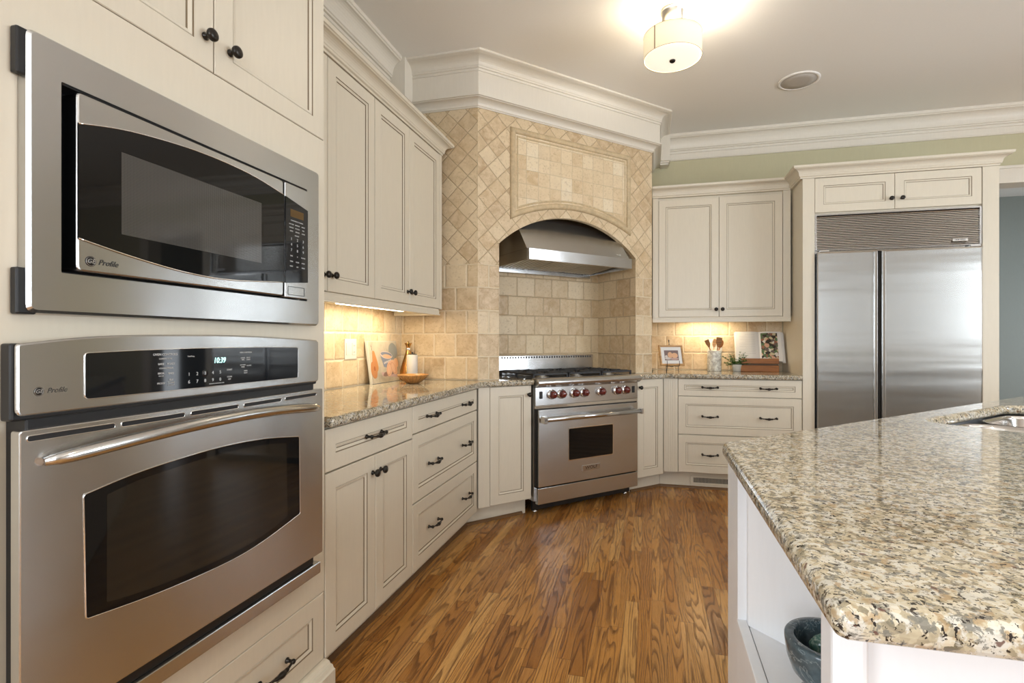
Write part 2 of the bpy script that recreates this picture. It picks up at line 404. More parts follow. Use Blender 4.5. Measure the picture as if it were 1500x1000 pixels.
# ---------------------------------------------------------------- cabinet parts
def panel_front(x0, z0, x1, z1, y=0.0, th=.02, st=.057):
    mb = MB()
    def ring(i, yy): return [(x0+i, yy, z0+i), (x1-i, yy, z0+i), (x1-i, yy, z1-i), (x0+i, yy, z1-i)]
    R = [(0, y+th), (0, y+.002), (.002, y), (st, y), (st+.0005, y+.003), (st+.0024, y+.003), (st+.004, y+.0015), (st+.013, y+.005), (st+.0133, y+.009), (st+.0152, y+.009), (st+.0156, y+.0085)]
    mt = [0, 0, 0, 1, 1, 0, 0, 1, 1, 0]
    mb.loft([ring(*r) for r in R], smooth=False, mats=mt); mb.m[-1] = 0
    return mb
def knob_mb(x, z, y=0.0, r=.0155):
    mb = MB(); m = Matrix.Translation((x, y, z)) @ Matrix.Rotation(pi/2, 4, 'X')
    mb.lathe([(.009, 0), (.0095, .003), (.0055, .006), (.005, .013), (.009, .016), (r*.93, .019), (r, .023), (r*.92, .028), (r*.6, .031), (.002, .032)], m, 16); return mb
def pull_mb(x, z, y=0.0, L=.056):
    mb = MB()
    for sx in (-1, 1):
        m = Matrix.Translation((x+sx*L, y, z)) @ Matrix.Rotation(pi/2, 4, 'X')
        mb.lathe([(.009, 0), (.009, .003), (.0055, .006), (.005, .016), (.0075, .02), (.0075, .026), (.003, .029)], m, 10)
    pts = []; rr = []
    for i in range(25):
        u = -1+2*i/24; a = abs(u)
        pts.append((x+u*L, y-.021-.009*cos(u*pi/2), z-.004*cos(u*pi/2)))
        rr.append(.0085*cos(a/.34*pi/2)**.7+.0012 if a < .30 else (.0062 if .30 <= a < .42 else (.0036 if a < .82 else .0036+.0035*(a-.82)/.18)))
    mb.tube(pts, rr, 8); return mb
def add_front(root, kind, x0, z0, x1, z1, hw, y=0.0, st=.057):
    nm = 'door' if kind == 'door' else 'drawer'
    d = panel_front(x0+.0015, z0+.0015, x1-.0015, z1-.0015, y, st=st).build(nm, ['cabinet', 'glaze'], root)
    for h in hw:
        if h[0] == 'k': knob_mb(h[1], h[2], y).build('knob', 'bronze', d)
        else: pull_mb(h[1], h[2], y).build('handle', 'bronze', d)
    return d

# ================================================================ SETTING
CZ = 3.0
def struct(mb, name, mats, fr=WORLD, bevel=0, base=(0, 0, 0)):
    o = mb.build(name, mats, None, base, bevel, fr=fr); OFF[o.name] = Vector(base); o['kind'] = 'structure'; return o
struct(MB().box(-1.8, -3.75, -.06, 6.0, 8.2, 0), 'floor', 'oak_floor')
struct(MB().box(-1.8, -3.75, CZ, 6.0, 8.2, CZ+.08), 'ceiling', 'ceiling')
def holed(axis, a0, a1, d0, d1, holes, z1=CZ):
    mb = MB(); xs = a0
    def bx(p, q, za, zb):
        if axis == 'x': mb.box(p, d0, za, q, d1, zb)
        else: mb.box(d0, p, za, d1, q, zb)
    for c, w_, zb, zt in holes:
        bx(xs, c-w_/2, 0, z1); bx(c-w_/2, c+w_/2, 0, zb); bx(c-w_/2, c+w_/2, zt, z1); xs = c+w_/2
    bx(xs, a1, 0, z1); return mb
struct(holed('y', -3.6, 4.95, -1.78, -1.66, [(c, w_, .9, 2.4) for c, w_ in WINL_ADDED]), 'wall_left', 'plainwall')
struct(holed('x', -1.78, 5.0, -3.6, -3.48, [(c, w_, .9, 2.4) for c, w_ in WINB]), 'wall_back', 'plainwall')
struct(holed('y', -3.48, 4.83, 4.88, 5.0, [(c, w_, .9, 2.4) for c, w_ in WINR]), 'wall_right', 'plainwall')
wi = 1
for cx, ww in WINB:
    m_ = MB()
    for x in (cx-ww/2-.02, cx+ww/2-.03): m_.box(x, -3.5, .86, x+.05, -3.46, 2.44)
    for z in (.86, 1.63, 2.39): m_.box(cx-ww/2-.02, -3.5, z, cx+ww/2+.02, -3.46, z+.05)
    m_.box(cx-.012, -3.5, .9, cx+.012, -3.47, 2.4)
    struct(m_, 'window_%d' % wi, 'trim'); wi += 1
for cy, ww in WINR:
    m_ = MB()
    for y in (cy-ww/2-.02, cy+ww/2-.03): m_.box(4.86, y, .86, 4.9, y+.05, 2.44)
    for z in (.86, 1.63, 2.39): m_.box(4.86, cy-ww/2-.02, z, 4.9, cy+ww/2+.02, z+.05)
    m_.box(4.87, cy-.012, .9, 4.9, cy+.012, 2.4)
    struct(m_, 'window_%d' % wi, 'trim'); wi += 1
for cy, ww in WINL_ADDED:  # frame of the added left window, unseen, there for its light
    m_ = MB()
    for y in (cy-ww/2-.02, cy+ww/2-.03): m_.box(-1.68, y, .86, -1.64, y+.05, 2.44)
    for z in (.86, 1.63, 2.39): m_.box(-1.68, cy-ww/2-.02, z, -1.64, cy+ww/2+.02, z+.05)
    m_.box(-1.68, cy-.012, .9, -1.65, cy+.012, 2.4)
    struct(m_, 'window_%d' % wi, 'trim'); wi += 1
# far wall, with the doorway to the next room
mb = MB().box(-1.66, 4.83, 0, 2.48, 4.95, CZ).box(2.48, 4.83, 2.41, 3.7, 4.95, CZ).box(3.7, 4.83, 0, 5.0, 4.95, CZ)
struct(mb, 'wall_far', 'green')
mb = MB().box(2.38, 4.80, 0, 2.486, 4.97, 2.403).box(3.694, 4.80, 0, 3.81, 4.97, 2.403).box(2.38, 4.80, 2.403, 3.81, 4.97, 2.52).box(2.36, 4.79, 2.515, 3.83, 4.97, 2.535)
struct(mb, 'trim_1', 'trim')
mb = MB().box(2.2, 4.95, 0, 2.3, 7.8, CZ).box(5.85, 4.95, 0, 5.99, 7.8, CZ); struct(mb, 'wall_passage', 'bluegrey')
mb = MB().box(2.2, 7.8, 0, 5.99, 7.92, CZ).box(2.3, 4.951, 2.53, 3.9, 4.96, CZ); struct(mb, 'wall_beyond', 'bluegrey')

# tiled backsplash of the left wall, corner return, and range surround
mb = MB(); y0 = -1.654
mb.face([(y0, 1.5, .914), (y0, 3.205, .914), (y0, 3.205, 1.40), (y0, 1.5, 1.40)], 0, uv=[(1.5, 0), (3.205, 0), (3.205, .486), (1.5, .486)])
struct(mb, 'wall_left_backsplash', 'tile_brick')
mb = MB(); T0 = .914; TD = T0+5*.1525; TT = 2.76
V = 4.31; c0 = sd(1.482, V)
def dface(mb, s0, z0, s1, z1, m, du=0, V=V, uo=0):
    a, b = sd(s0, V), sd(s1, V)
    mb.face([(a[0], a[1], z0), (b[0], b[1], z0), (b[0], b[1], z1), (a[0], a[1], z1)], m, uv=[(s0+uo, z0-T0), (s1+uo, z0-T0), (s1+uo, z1-T0), (s0+uo, z1-T0)])
# left return, facing the camera
XL = -1.66; yr = c0[1]; XR = c0[0]
for z0, z1, m_ in ((T0, TD, 0), (TD, TT, 2)):
    mb.face([(XL, yr, z0), (XR, yr, z0), (XR, yr, z1), (XL, yr, z1)], m_, uv=[(XL-XR, z0-T0), (0, z0-T0), (0, z1-T0), (XL-XR, z1-T0)])
SA, SB = 1.64, 2.87; ZS, ZT = 1.825, 2.062; SC = (SA+SB)/2; HW = (SB-SA)/2; RISE = ZT-ZS; RAD = (HW*HW+RISE*RISE)/(2*RISE)
def arch(s): return ZT-(RAD-sqrt(max(0, RAD*RAD-(s-SC)**2)))
S1 = 3.0475
dface(mb, 1.482, T0, SA, TD, 1, uo=-1.482); dface(mb, SB, T0, S1, TD, 1, uo=-SB)
dface(mb, 1.482, TD, SA, TT, 2); dface(mb, SB, TD, S1, TT, 2)
N = 40
for i in range(N):
    a, b = SA+(SB-SA)*i/N, SA+(SB-SA)*(i+1)/N; pa, pb = sd(a, V), sd(b, V); za, zb = arch(a), arch(b)
    mb.face([(pa[0], pa[1], za), (pb[0], pb[1], zb), (pb[0], pb[1], TT), (pa[0], pa[1], TT)], 2, uv=[(a, za-T0), (b, zb-T0), (b, TT-T0), (a, TT-T0)])
    qa, qb = sd(a, 4.36), sd(b, 4.36)
    mb.face([(pa[0], pa[1], za), (qa[0], qa[1], za), (qb[0], qb[1], zb), (pb[0], pb[1], zb)], 3, True)
DD = .66/S2
for s_, sg in ((SA, 1), (SB, 1)):
    p, q = sd(s_, V), sd(s_, 4.97)
    mb.face([(p[0], p[1], T0), (q[0], q[1], T0), (q[0], q[1], ZS), (p[0], p[1], ZS)], 4, uv=[(.02, 0), (.02+DD, 0), (.02+DD, ZS-T0), (.02, ZS-T0)])
    p = sd(s_, 4.36); mb.face([(p[0], p[1], ZS), (q[0], q[1], ZS), (q[0], q[1], 2.4), (p[0], p[1], 2.4)], 4)
p, q = sd(SA, 4.97), sd(SB, 4.97)
mb.face([(p[0], p[1], T0), (q[0], q[1], T0), (q[0], q[1], 2.4), (p[0], p[1], 2.4)], 4, uv=[(0, 0), (SB-SA, 0), (SB-SA, 2.4-T0), (0, 2.4-T0)])
a_, b_ = sd(SA, 4.33), sd(SB, 4.33); mb.face([(a_[0], a_[1], 2.4), (b_[0], b_[1], 2.4), (q[0], q[1], 2.4), (p[0], p[1], 2.4)], 4)
mb.face([(*sd(SA-.001, 4.36), ZS-.2), (*sd(SA, 4.36), ZS-.2), (*sd(SA, 4.36), 2.4), (*sd(SA-.001, 4.36), 2.4)], 4)
# right return, facing the fridge side
mb.face([(0, 4.31, T0), (0, 4.83, T0), (0, 4.83, TT), (0, 4.31, TT)], 0)
SURR = struct(mb, 'wall_corner', ['tile_brick', 'tile_pilaster', 'tile_diagonal', 'tile_rope', 'tile_recess'])
mb = MB().face([(0.0, 4.824, .914), (1.085, 4.824, .914), (1.085, 4.824, 1.40), (0, 4.824, 1.40)], 0, uv=[(0.03, .0), (1.115, 0), (1.115, .486), (.03, .486)])
struct(mb, 'wall_far_backsplash', 'tile_brick')
# mosaic panel with rope moulding above the arch
FC = FDV(4.31)
PA, PB, PZ0, PZ1, PZM = 1.745, 2.79, 2.03, 2.605, 2.145
PC = (PA+PB)/2; ph = (PB-PA)/2; pr = (ph*ph+(PZM-PZ0)**2)/(2*(PZM-PZ0))
def parc(s, k=0): return PZM+k-(pr+k-sqrt(max(0, (pr+k)**2-(s-PC)**2)))
top_ = [(PB, PZ1), (PA, PZ1)]; arcp = [(PA+(PB-PA)*i/30, parc(PA+(PB-PA)*i/30)) for i in range(31)]
poly = arcp+top_
mm = MB(); i0 = mm.addv([(a, -.004, b) for a, b in poly]); mm.addf(range(i0, i0+len(poly)))
pn = mm.build('mosaic_panel', 'tile_mosaic'); pn.matrix_world = FC; pn['kind'] = 'structure'; pn.parent = SURR; pn.matrix_parent_inverse = SURR.matrix_world.inverted()
def molding(r, inset, name, nn=8, notch=False):
    mm = MB(); A, B, Z1 = PA+inset, PB-inset, PZ1-inset
    arcpts = [(A+(B-A)*i/48, parc(A+(B-A)*i/48)+inset) for i in range(49)]
    path = [(A, Z1)]+arcpts+[(B, Z1)]
    sec = [(cos(pi*k/nn), sin(pi*k/nn)) for k in range(nn+1)]
    n = len(path); rings = []
    P = [Vector(p) for p in path]
    for i in range(n+1):
        i = i % n; d0 = (P[i]-P[i-1]).normalized(); d1 = (P[(i+1) % n]-P[i]).normalized()
        n0 = Vector((d0.y, -d0.x)); n1 = Vector((d1.y, -d1.x)); b = n0+n1; b = b/b.dot(n0)
        rings.append([(P[i].x+b.x*c_*r, -.001-s_*r*.95, P[i].y+b.y*c_*r) for c_, s_ in sec])
    mm.loft(rings, closed=False)
    o = mm.build(name, 'tile_rope'); o.matrix_world = FC; o.parent = SURR; o.matrix_parent_inverse = SURR.matrix_world.inverted(); o['kind'] = 'structure'
molding(.021, 0, 'rope_moulding'); molding(.008, .036, 'inner_bead')

# painted frieze and crown around the surround
body = MB(); path = [(-1.66, yr), (XR, yr), (0.0, 4.31), (0.0, 4.83)]
frz = [(-.01, 2.745), (.063, 2.745), (.063, CZ), (-.01, CZ)]
body.sweep(frz, path, side=1)
struct(body, 'trim_2', 'trim')
def ogee(z0, z1, p0, p1, n=8, base=None):
    """moulding profile: starts at p0,z0 and flares out to p1,z1"""
    h = z1-z0; d = p1-p0
    pts = [(p0, z0), (p0+.1*d, z0), (p0+.12*d, z0+.10*h), (p0+.2*d, z0+.12*h)]
    for i in range(n+1):
        u = i/n; pts.append((p0+d*(.2+.62*(1-cos(u*pi/2))), z0+h*(.14+.62*sin(u*pi/2))))
    pts += [(p0+.86*d, z0+.78*h), (p0+.86*d, z0+.84*h), (p1, z0+.86*h), (p1, z1)]
    return pts
def crown(path, z0, z1, p0, p1, name, side=1, mt='trim'):
    pr_ = [(-.01, z1), (-.01, z0)]+ogee(z0, z1, p0, p1)
    return MB().sweep(pr_, path, side=side)
def surround_crown():
    pr_ = [(-.01, CZ), (-.01, 2.905), (.069, 2.905), (.071, 2.911), (.067, 2.914), (.067, 2.922), (.074, 2.924), (.076, 2.931), (.072, 2.934)]
    for i in range(8):
        u = i/7; pr_.append((.076+.060*(1-cos(u*pi/2)), 2.938+.044*sin(u*pi/2)))
    pr_ += [(.140, 2.984), (.148, 2.985), (.155, 2.989), (.155, CZ)]
    return MB().sweep(pr_, path)
struct(surround_crown(), 'trim_3', 'trim')
struct(crown(path, 2.698, 2.757, .0, .075, ''), 'trim_4', 'trim')
# room crown on the left wall and the far wall
def bigcrown(path, side=1):
    pr_ = [(-.005, CZ), (-.005, 2.79), (.010, 2.79), (.014, 2.797), (.010, 2.803), (.010, 2.848), (.018, 2.851), (.020, 2.858), (.016, 2.861), (.016, 2.870), (.028, 2.872), (.031, 2.879), (.027, 2.882)]
    for i in range(9):
        u = i/8; pr_.append((.034+.056*(1-cos(u*pi/2)), 2.886+.082*sin(u*pi/2)))
    pr_ += [(.094, 2.975), (.100, 2.978), (.100, CZ)]
    return MB().sweep(pr_, path, side=side)
struct(bigcrown([(-1.66, -3.4), (-1.66, 3.03)]), 'trim_5', 'trim')
struct(bigcrown([(.155, 4.83), (4.88, 4.83)]), 'trim_6', 'trim')
struct(MB().box(-1.66, 3.031, 2.745, -1.54, 3.14, CZ-.001).box(-1.66, 3.036, 2.735, -1.548, 3.14, 2.745).box(-1.66, 3.042, 2.72, -1.56, 3.14, 2.735), 'trim_7', 'trim', bevel=.002)
struct(MB().box(.064, 4.70, 2.76, .154, 4.83, CZ-.001).box(.066, 4.712, 2.745, .148, 4.83, 2.76).box(.07, 4.725, 2.73, .14, 4.83, 2.745), 'trim_8', 'trim', bevel=.002)
# frieze board on the left wall between cabinets and crown
struct(MB().box(-1.659, -3.4, 2.38, -1.649, 3.03, 2.79), 'trim_9', 'trim')

# ================================================================ CABINETS, LEFT RUN
# local x = world Y, y=0 is the door face
def carcass(root, x0, x1, z0, z1, dep, y0=.0205, name='body'):
    return MB().box(x0, y0, z0, x1, dep, z1).build(name, 'cabinet', root, bevel=.001)
CAB = 'cabinet'
# --- tall oven cabinet
r = thing('oven_cabinet', 'tall cream cabinet holding the built-in microwave and wall oven', CAB, FL, (1.0, .3, 0))
mb = MB(); X0, X1 = .47, 1.507
mb.box(X0, 0.0, .10, .655, .59, CZ-.01); mb.box(1.375, 0.0, .338, X1, .59, 1.832); mb.box(1.375, .0205, .10, X1, .59, .338); mb.box(1.375, .0205, 1.832, X1, .59, CZ-.01)
mb.box(.655, 0, 1.665, 1.375, .59, 1.832); mb.box(.655, 0.0205, 1.832, 1.375, .59, CZ-.01)
mb.box(.655, 0, 1.125, 1.375, .59, 1.262); mb.box(.655, 0, .338, 1.375, .59, .50); mb.box(.655, .0205, .10, 1.375, .59, .338)
mb.box(.655, .56, .5, 1.375, .59, 1.665)
mb.build('body', 'cabinet', r)
add_front(r, 'door', .655, 1.834, 1.063, 2.72, [('k', 1.035, 1.912)]); add_front(r, 'door', 1.063, 1.834, 1.507, 2.72, [('k', 1.112, 1.912)])
add_front(r, 'drawer', .655, .112, 1.507, .336, [('p', 1.27, .214), ('p', .86, .214)], st=.057)
mb = MB(); mb.sweep([(-.0, 0), (.062, 0), (.062, .085), (.056, .088), (.052, .098), (.044, .100), (.04, .108), (.03, .112), (0, .112)], [(.45, 0.02), (1.507, .02)], side=1)
mb.build('base_moulding', 'cabinet', r)

def base_unit(label, fr, x0, x1, fronts, dep=.58, toe=True, name='base_cabinet', z0=.105, z1=.873, toe_mat='cabinet', group=None, toe_x=None, base=None):
    r = thing(name, label, CAB, fr, base or ((x0+x1)/2, .3, 0), group)
    carcass(r, x0, x1, z0, z1, dep)
    for f in fronts: add_front(r, *f)
    if toe:
        t0, t1 = toe_x or (x0, x1)
        MB().box(t0, .085, 0, t1, .1, z0).build('toe_kick', toe_mat, r)
    return r
base_unit('cream base cabinet with two doors under one wide drawer, beside the wall oven', FL, 1.509, 2.160,
          [('drawer', 1.512, .725, 2.160, .872, [('p', 1.825, .803)]), ('door', 1.512, .106, 1.835, .722, [('k', 1.812, .655)]), ('door', 1.836, .106, 2.160, .722, [('k', 1.872, .655)])])
base_unit('cream three-drawer base cabinet on the left run next to the corner', FL, 2.162, 3.055,
          [('drawer', 2.162, .742, 3.05, .872, [('p', 2.37, .805), ('p', 2.85, .803)]), ('drawer', 2.162, .422, 3.05, .739, [('p', 2.39, .572), ('p', 2.85, .570)]), ('drawer', 2.162, .106, 3.05, .419, [('p', 2.39, .263), ('p', 2.85, .263)])], dep=.45, toe_x=(2.162, 3.10))
r = base_unit('narrow cream corner cabinet with one tall door, left of the range', FD, 1.435, 1.818, [('door', 1.506, .118, 1.816, .876, [('k', 1.792, .815)], 0, .06)], dep=.12, toe_x=(1.386, 1.818), z0=.118)
MB().box(1.424, -.0, .118, 1.504, .02, .876).build('filler_strip', 'cabinet', r, bevel=.001)
r = base_unit('narrow cream corner cabinet with one tall door, right of the range', FD, 2.77, 3.04, [('door', 2.768, .122, 3.045, .876, [('k', 2.79, .815)], 0, .06)], dep=.12, toe_x=(2.765, 3.089), z0=.122)
# --- drawer base on the fridge wall
r = base_unit('wide cream three-drawer base cabinet next to the refrigerator', FF, .199, 1.088,
          [('drawer', .199, .740, 1.088, .876, [('p', .437, .812), ('p', .855, .811)], 0, .045), ('drawer', .199, .440, 1.088, .738, [('p', .437, .586), ('p', .855, .586)]), ('drawer', .199, .142, 1.088, .437, [('p', .437, .289), ('p', .855, .289)])], dep=.58, toe_x=(.061, 1.09), z0=.14)
mb = MB().box(.0905, 0, .14, .197, .02, .876)
for k in range(5): mb.box(.109+k*.017, -.002, .14, .116+k*.017, 0, .876)
mb.build('filler_strip', 'cabinet', r, bevel=.001)
# shoe moulding
struct(MB().sweep([(0, 0), (.014, 0), (.012, .012), (.004, .018), (0, .018)], [(-1.145, 1.57), (-1.145, sd(1.4, 4.25)[1]-.03), sd(1.79, 4.25)]), 'trim_10', 'shoe')
struct(MB().sweep([(0, 0), (.014, 0), (.012, .012), (.004, .018), (0, .018)], [sd(2.77, 4.25), (.06, 4.31), (1.09, 4.31)]), 'trim_11', 'shoe')

# ================================================================ UPPER CABINETS
FU = frame(-1.33, 0, pi/2)
def upper(label, fr, x0, x1, z0, z1, dep, fronts, railx=None, ends=None):
    r = thing('wall_cabinet', label, CAB, fr, ((x0+x1)/2, dep/2, z0)); MB().box(x0, .0205, z0, x1, dep, z1).build('body', 'cabinet', r, bevel=.001)
    for f in fronts: add_front(r, *f)
    if ends:
        for a, b in ends: MB().box(a, 0, z0, b, .02, z1).build('end_stile', 'cabinet', r, bevel=.001)
    return r
ra = upper('cream wall cabinet with two tall doors, beside the oven cabinet', FU, 1.51, 2.296, 1.376, 2.376, .325, [('door', 1.515, 1.378, 1.915, 2.374, [('k', 1.890, 1.447)]), ('door', 1.915, 1.378, 2.296, 2.374, [('k', 1.945, 1.449)])])
rb = upper('cream wall cabinet with two doors, nearest the tiled corner on the left', FU, 2.298, 3.135, 1.376, 2.376, .325, [('door', 2.298, 1.378, 2.673, 2.374, [('k', 2.648, 1.446)]), ('door', 2.673, 1.378, 3.098, 2.374, [('k', 2.702, 1.444)])], ends=[(3.10, 3.135)])
rc = upper('cream wall cabinet with two doors, between the tiled surround and refrigerator', frame(0, 4.5, 0), .006, 1.075, 1.368, 2.376, .32, [('door', .055, 1.370, .536, 2.356, [('k', .512, 1.432)]), ('door', .536, 1.370, 1.017, 2.356, [('k', .562, 1.432)])], ends=[(.006, .053), (1.019, 1.075)])
RAIL = [(0, 0), (.0, -.04), (-.004, -.04), (-.004, -.032), (-.010, -.028), (-.010, -.006), (-.004, -.004), (-.004, 0)]
def rail(name, path, z, label, side=1):
    mb = MB(); mb.sweep([(.012+o, z+zz) for o, zz in [(0, 0), (0, -.008), (.003, -.012), (.003, -.032), (.008, -.034), (.008, -.04), (-.016, -.04), (-.016, 0)]], path, side=side)
    return top(mb, name, 'cabinet', label, 'moulding', base=(path[0][0], path[0][1], z-.04))
rail('light_rail', [(-1.345, 1.51), (-1.345, 3.075), (-1.64, 3.075)], 1.3755, 'cream light rail under the wall cabinets left of the range')
rail('light_rail', [(.006, 4.51), (1.075, 4.51)], 1.3675, 'cream light rail under the wall cabinet beside the refrigerator')
def cabcrown(path, label):
    pr_ = [(-.02, 2.462), (-.02, 2.377), (.004, 2.377), (.004, 2.388), (.012, 2.392), (.013, 2.402)]
    for i in range(7):
        u = i/6; pr_.append((.015+.036*(1-cos(u*pi/2)), 2.404+.036*sin(u*pi/2)))
    pr_ += [(.054, 2.444), (.060, 2.446), (.062, 2.462)]
    return top(MB().sweep(pr_, path), 'cornice', 'cabinet', label, 'moulding', base=(path[0][0], path[0][1], 2.377))
cabcrown([(-1.33, 1.51), (-1.33, 3.137), (-1.648, 3.137)], 'cream cornice on top of the wall cabinets left of the range')
cabcrown([(.004, 4.5), (1.076, 4.5), (1.076, 4.22), (2.318, 4.22), (2.318, 4.828)], 'cream cornice stepping forward over the refrigerator cabinet')

# ================================================================ REFRIGERATOR AND ITS CABINET
r = thing('refrigerator_cabinet', 'tall cream cabinet surround enclosing the steel refrigerator', CAB, FF, (1.7, .3, 0))
mb = MB().box(1.090, -.005, 0, 1.170, .015, 2.376).box(2.222, -.005, 0, 2.315, .015, 2.376).box(1.090, .015, 0, 1.115, .60, 2.376).box(2.29, .015, 0, 2.315, .60, 2.376)
mb.box(1.115, .016, 2.108, 2.29, .60, 2.376)
mb.build('body', 'cabinet', r)
MB().box(2.316, .002, 0, 2.322, .60, .828).box(2.316, .002, .832, 2.322, .60, 1.625).box(2.316, .002, 1.629, 2.322, .60, 2.372).build('side_panel', 'cabinet', r, bevel=.001)
add_front(r, 'door', 1.171, 2.118, 1.690, 2.375, [('k', 1.664, 2.191)], -.005); add_front(r, 'door', 1.690, 2.118, 2.218, 2.375, [('k', 1.732, 2.191)], -.005)
r = thing('refrigerator', 'large built-in stainless steel two-door refrigerator with louvred grille on top', 'refrigerator', FF, (1.7, .3, 0))
MB().box(1.176, .02, .06, 2.216, .58, 2.104).build('body', 'steel', r)
mb = MB(); mb.box(1.172, -.004, 1.842, 1.184, .02, 2.106); mb.box(2.206, -.004, 1.842, 2.218, .02, 2.106); mb.box(1.184, -.004, 2.096, 2.206, .02, 2.106); mb.box(1.184, -.004, 1.838, 2.206, .02, 1.846)
g = mb.build('grille_frame', 'steel', r, bevel=.001)
mb = MB(); nl = 19
for k in range(nl):
    z = 1.850+k*(.243/nl)
    mb.obox(Matrix.Translation((1.695, .004, z+.004)) @ Matrix.Rotation(radians(62), 4, 'X'), .511, .0042, .0016)
mb.build('louvres', 'chrome', g); MB().box(1.184, .014, 1.846, 2.206, .019, 2.096).build('grille_back', 'shadowgap', g)
b_ = MB().box(2.045, -.007, 1.868, 2.135, -.002, 1.886).build('badge', 'nickel', g, bevel=.001)
text('lettering', 'SUB-ZERO', .013, (2.09, -.0075, 1.877), b_, 'black')
for a, b, h0, h1 in ((1.182, 1.572, 1.572-.022, 1.572), (1.600, 2.212, 1.600, 1.622)):
    d = MB().box(a, -.022, .10, b, .0, 1.822).build('door', 'steelfridge', r, bevel=.002)
    MB().box(h0, -.034, .11, h1, -.022, 1.815).build('edge_handle', 'steelv', d, bevel=.003)
    ob = h1 if a > 1.5 else a
    mm = MB().box(a, -.026, 1.812, b, -.021, 1.822)
    mm.box(a, -.026, .10, a+.006, -.021, 1.812) if a < 1.5 else mm.box(b-.006, -.026, .10, b, -.021, 1.812)
    mm.build('door_trim', 'chrome', d)
MB().box(1.573, -.010, .10, 1.599, .018, 1.822).build('centre_gap_shade', 'shadowgap', r)  # dark strip standing in for the shaded gap between the doors
for xx in (1.20, 2.14): MB().box(xx, -.03, 1.825, xx+.06, 0, 1.835).build('hinge_cover', 'nickel', r, bevel=.001)
MB().box(1.18, .03, 0, 2.212, .05, .098).build('toe_grille', 'black', r)

# ================================================================ COUNTERTOPS
def counter(poly, label, hole=None, z0=.876, z1=.914):
    mb = MB()
    if not hole: mb.prism(poly, z0, z1)
    return mb
pl_ = [(-1.653, 1.509), (-1.03, 1.509), (-1.03, 3.06), sd(1.828, 4.09), sd(1.828, 4.965), sd(1.645, 4.965), sd(1.645, 4.305), sd(1.478, 4.303), (-1.653, 3.199)]
top(MB().prism(pl_, .878, .914), 'countertop', 'granite', 'speckled granite countertop along the left run from oven cabinet to range', 'countertop', base=(-1.3, 2.3, .878), bevel=.0145, seg=4)
pr2 = [sd(2.757, 4.09), (.105, 4.195), (1.087, 4.195), (1.087, 4.820), (.004, 4.820), (.004, 4.300), sd(2.865, 4.303), sd(2.865, 4.965), sd(2.757, 4.965)]
top(MB().prism(pr2, .878, .914), 'countertop', 'granite', 'speckled granite countertop between the range and the refrigerator', 'countertop', base=(.6, 4.5, .878), bevel=.0145, seg=4)

# island top with sink cut-out
def rrect(s0, s1, v0, v1, r_, n=6):
    """rounded rectangle in (s, V/sqrt2) axes -> world xy"""
    pts = []
    for cx, cy, a0 in ((s1-r_, v1-r_, 0), (s0+r_, v1-r_, 90), (s0+r_, v0+r_, 180), (s1-r_, v0+r_, 270)):
        for k in range(n+1):
            a = radians(a0+90*k/n); pts.append((cx+r_*cos(a), cy+r_*sin(a)))
    return [((s-d)/S2, (s+d)/S2) for s, d in pts]
SV0, SV1 = .335, .757
hole = rrect(1.935, 2.725, SV0, SV1, .075)        # starts at right-top corner, counter-clockwise
outer = [(.170, .548), (.170, 1.372), (1.82, 3.022), (2.9, 3.022), (2.9, .548)]
z0, z1 = .878, .914
mb = MB(); nh = len(hole)
# split into two loops between outer corners and hole: cut A from outer[2] to hole start, cut B from outer[0] to hole mid
iA = 0; iB = 14+3
def loopfaces(z, rev):
    # hole (ccw) traversed: one side iA->iB, other iB->iA
    h1 = hole[iA:iB+1]; h2 = hole[iB:]+hole[:iA+1]
    # left/top part: outer[2], outer... path from outer[2] back to outer[0] going via outer[1]
    A = [outer[2], outer[1], outer[0]] + h1[::-1]
    B = [outer[0], outer[4], outer[3], outer[2]] + h2[::-1]
    return A, B
vid = {}
def vv(p, z):
    k = (round(p[0], 6), round(p[1], 6), z)
    if k not in vid: vid[k] = mb.addv([(p[0], p[1], z)])
    return vid[k]
for z in (z0, z1):
    for L_ in loopfaces(z, 0): mb.addf([vv(p, z) for p in L_])
for L_ in (outer, hole):
    for i in range(len(L_)):
        p, q = L_[i], L_[(i+1) % len(L_)]; mb.addf([vv(p, z0), vv(q, z0), vv(q, z1), vv(p, z1)], 0, L_ is hole)
top(mb, 'island_countertop', 'granite', 'large speckled granite island top with sink cut-out', 'countertop', base=(1.2, 1.5, .878), bevel=.0145, seg=4)
# sink
r = thing('sink', 'undermounted double-bowl stainless steel sink set in the island', 'sink', WORLD, (1.3, 2.0, .7))
mb = MB()
for a, b in ((1.945, 2.330), (2.352, 2.715)):
    rings = []
    for ins, z in ((-.006, .8765), (0, .874), (.004, .865), (.012, .74), (.03, .715), (.06, .705)):
        rings.append([(x, y, z) for x, y in rrect(a+ins, b-ins, SV0+.012+ins, SV1-.008-ins, max(.09-ins*.4, .03))])
    mb2 = MB().loft(rings, cap0=False); mb2.build('bowl', 'steelsink', r)
    c_ = rrect(a, b, SV0, SV1, .05); cx = sum(p[0] for p in c_)/len(c_); cy = sum(p[1] for p in c_)/len(c_)
    MB().lathe([(.04, 0), (.04, .002), (.03, .001), (.012, -.001)], Matrix.Translation((cx, cy, .7055)), 20).build('drain', 'chrome', r)
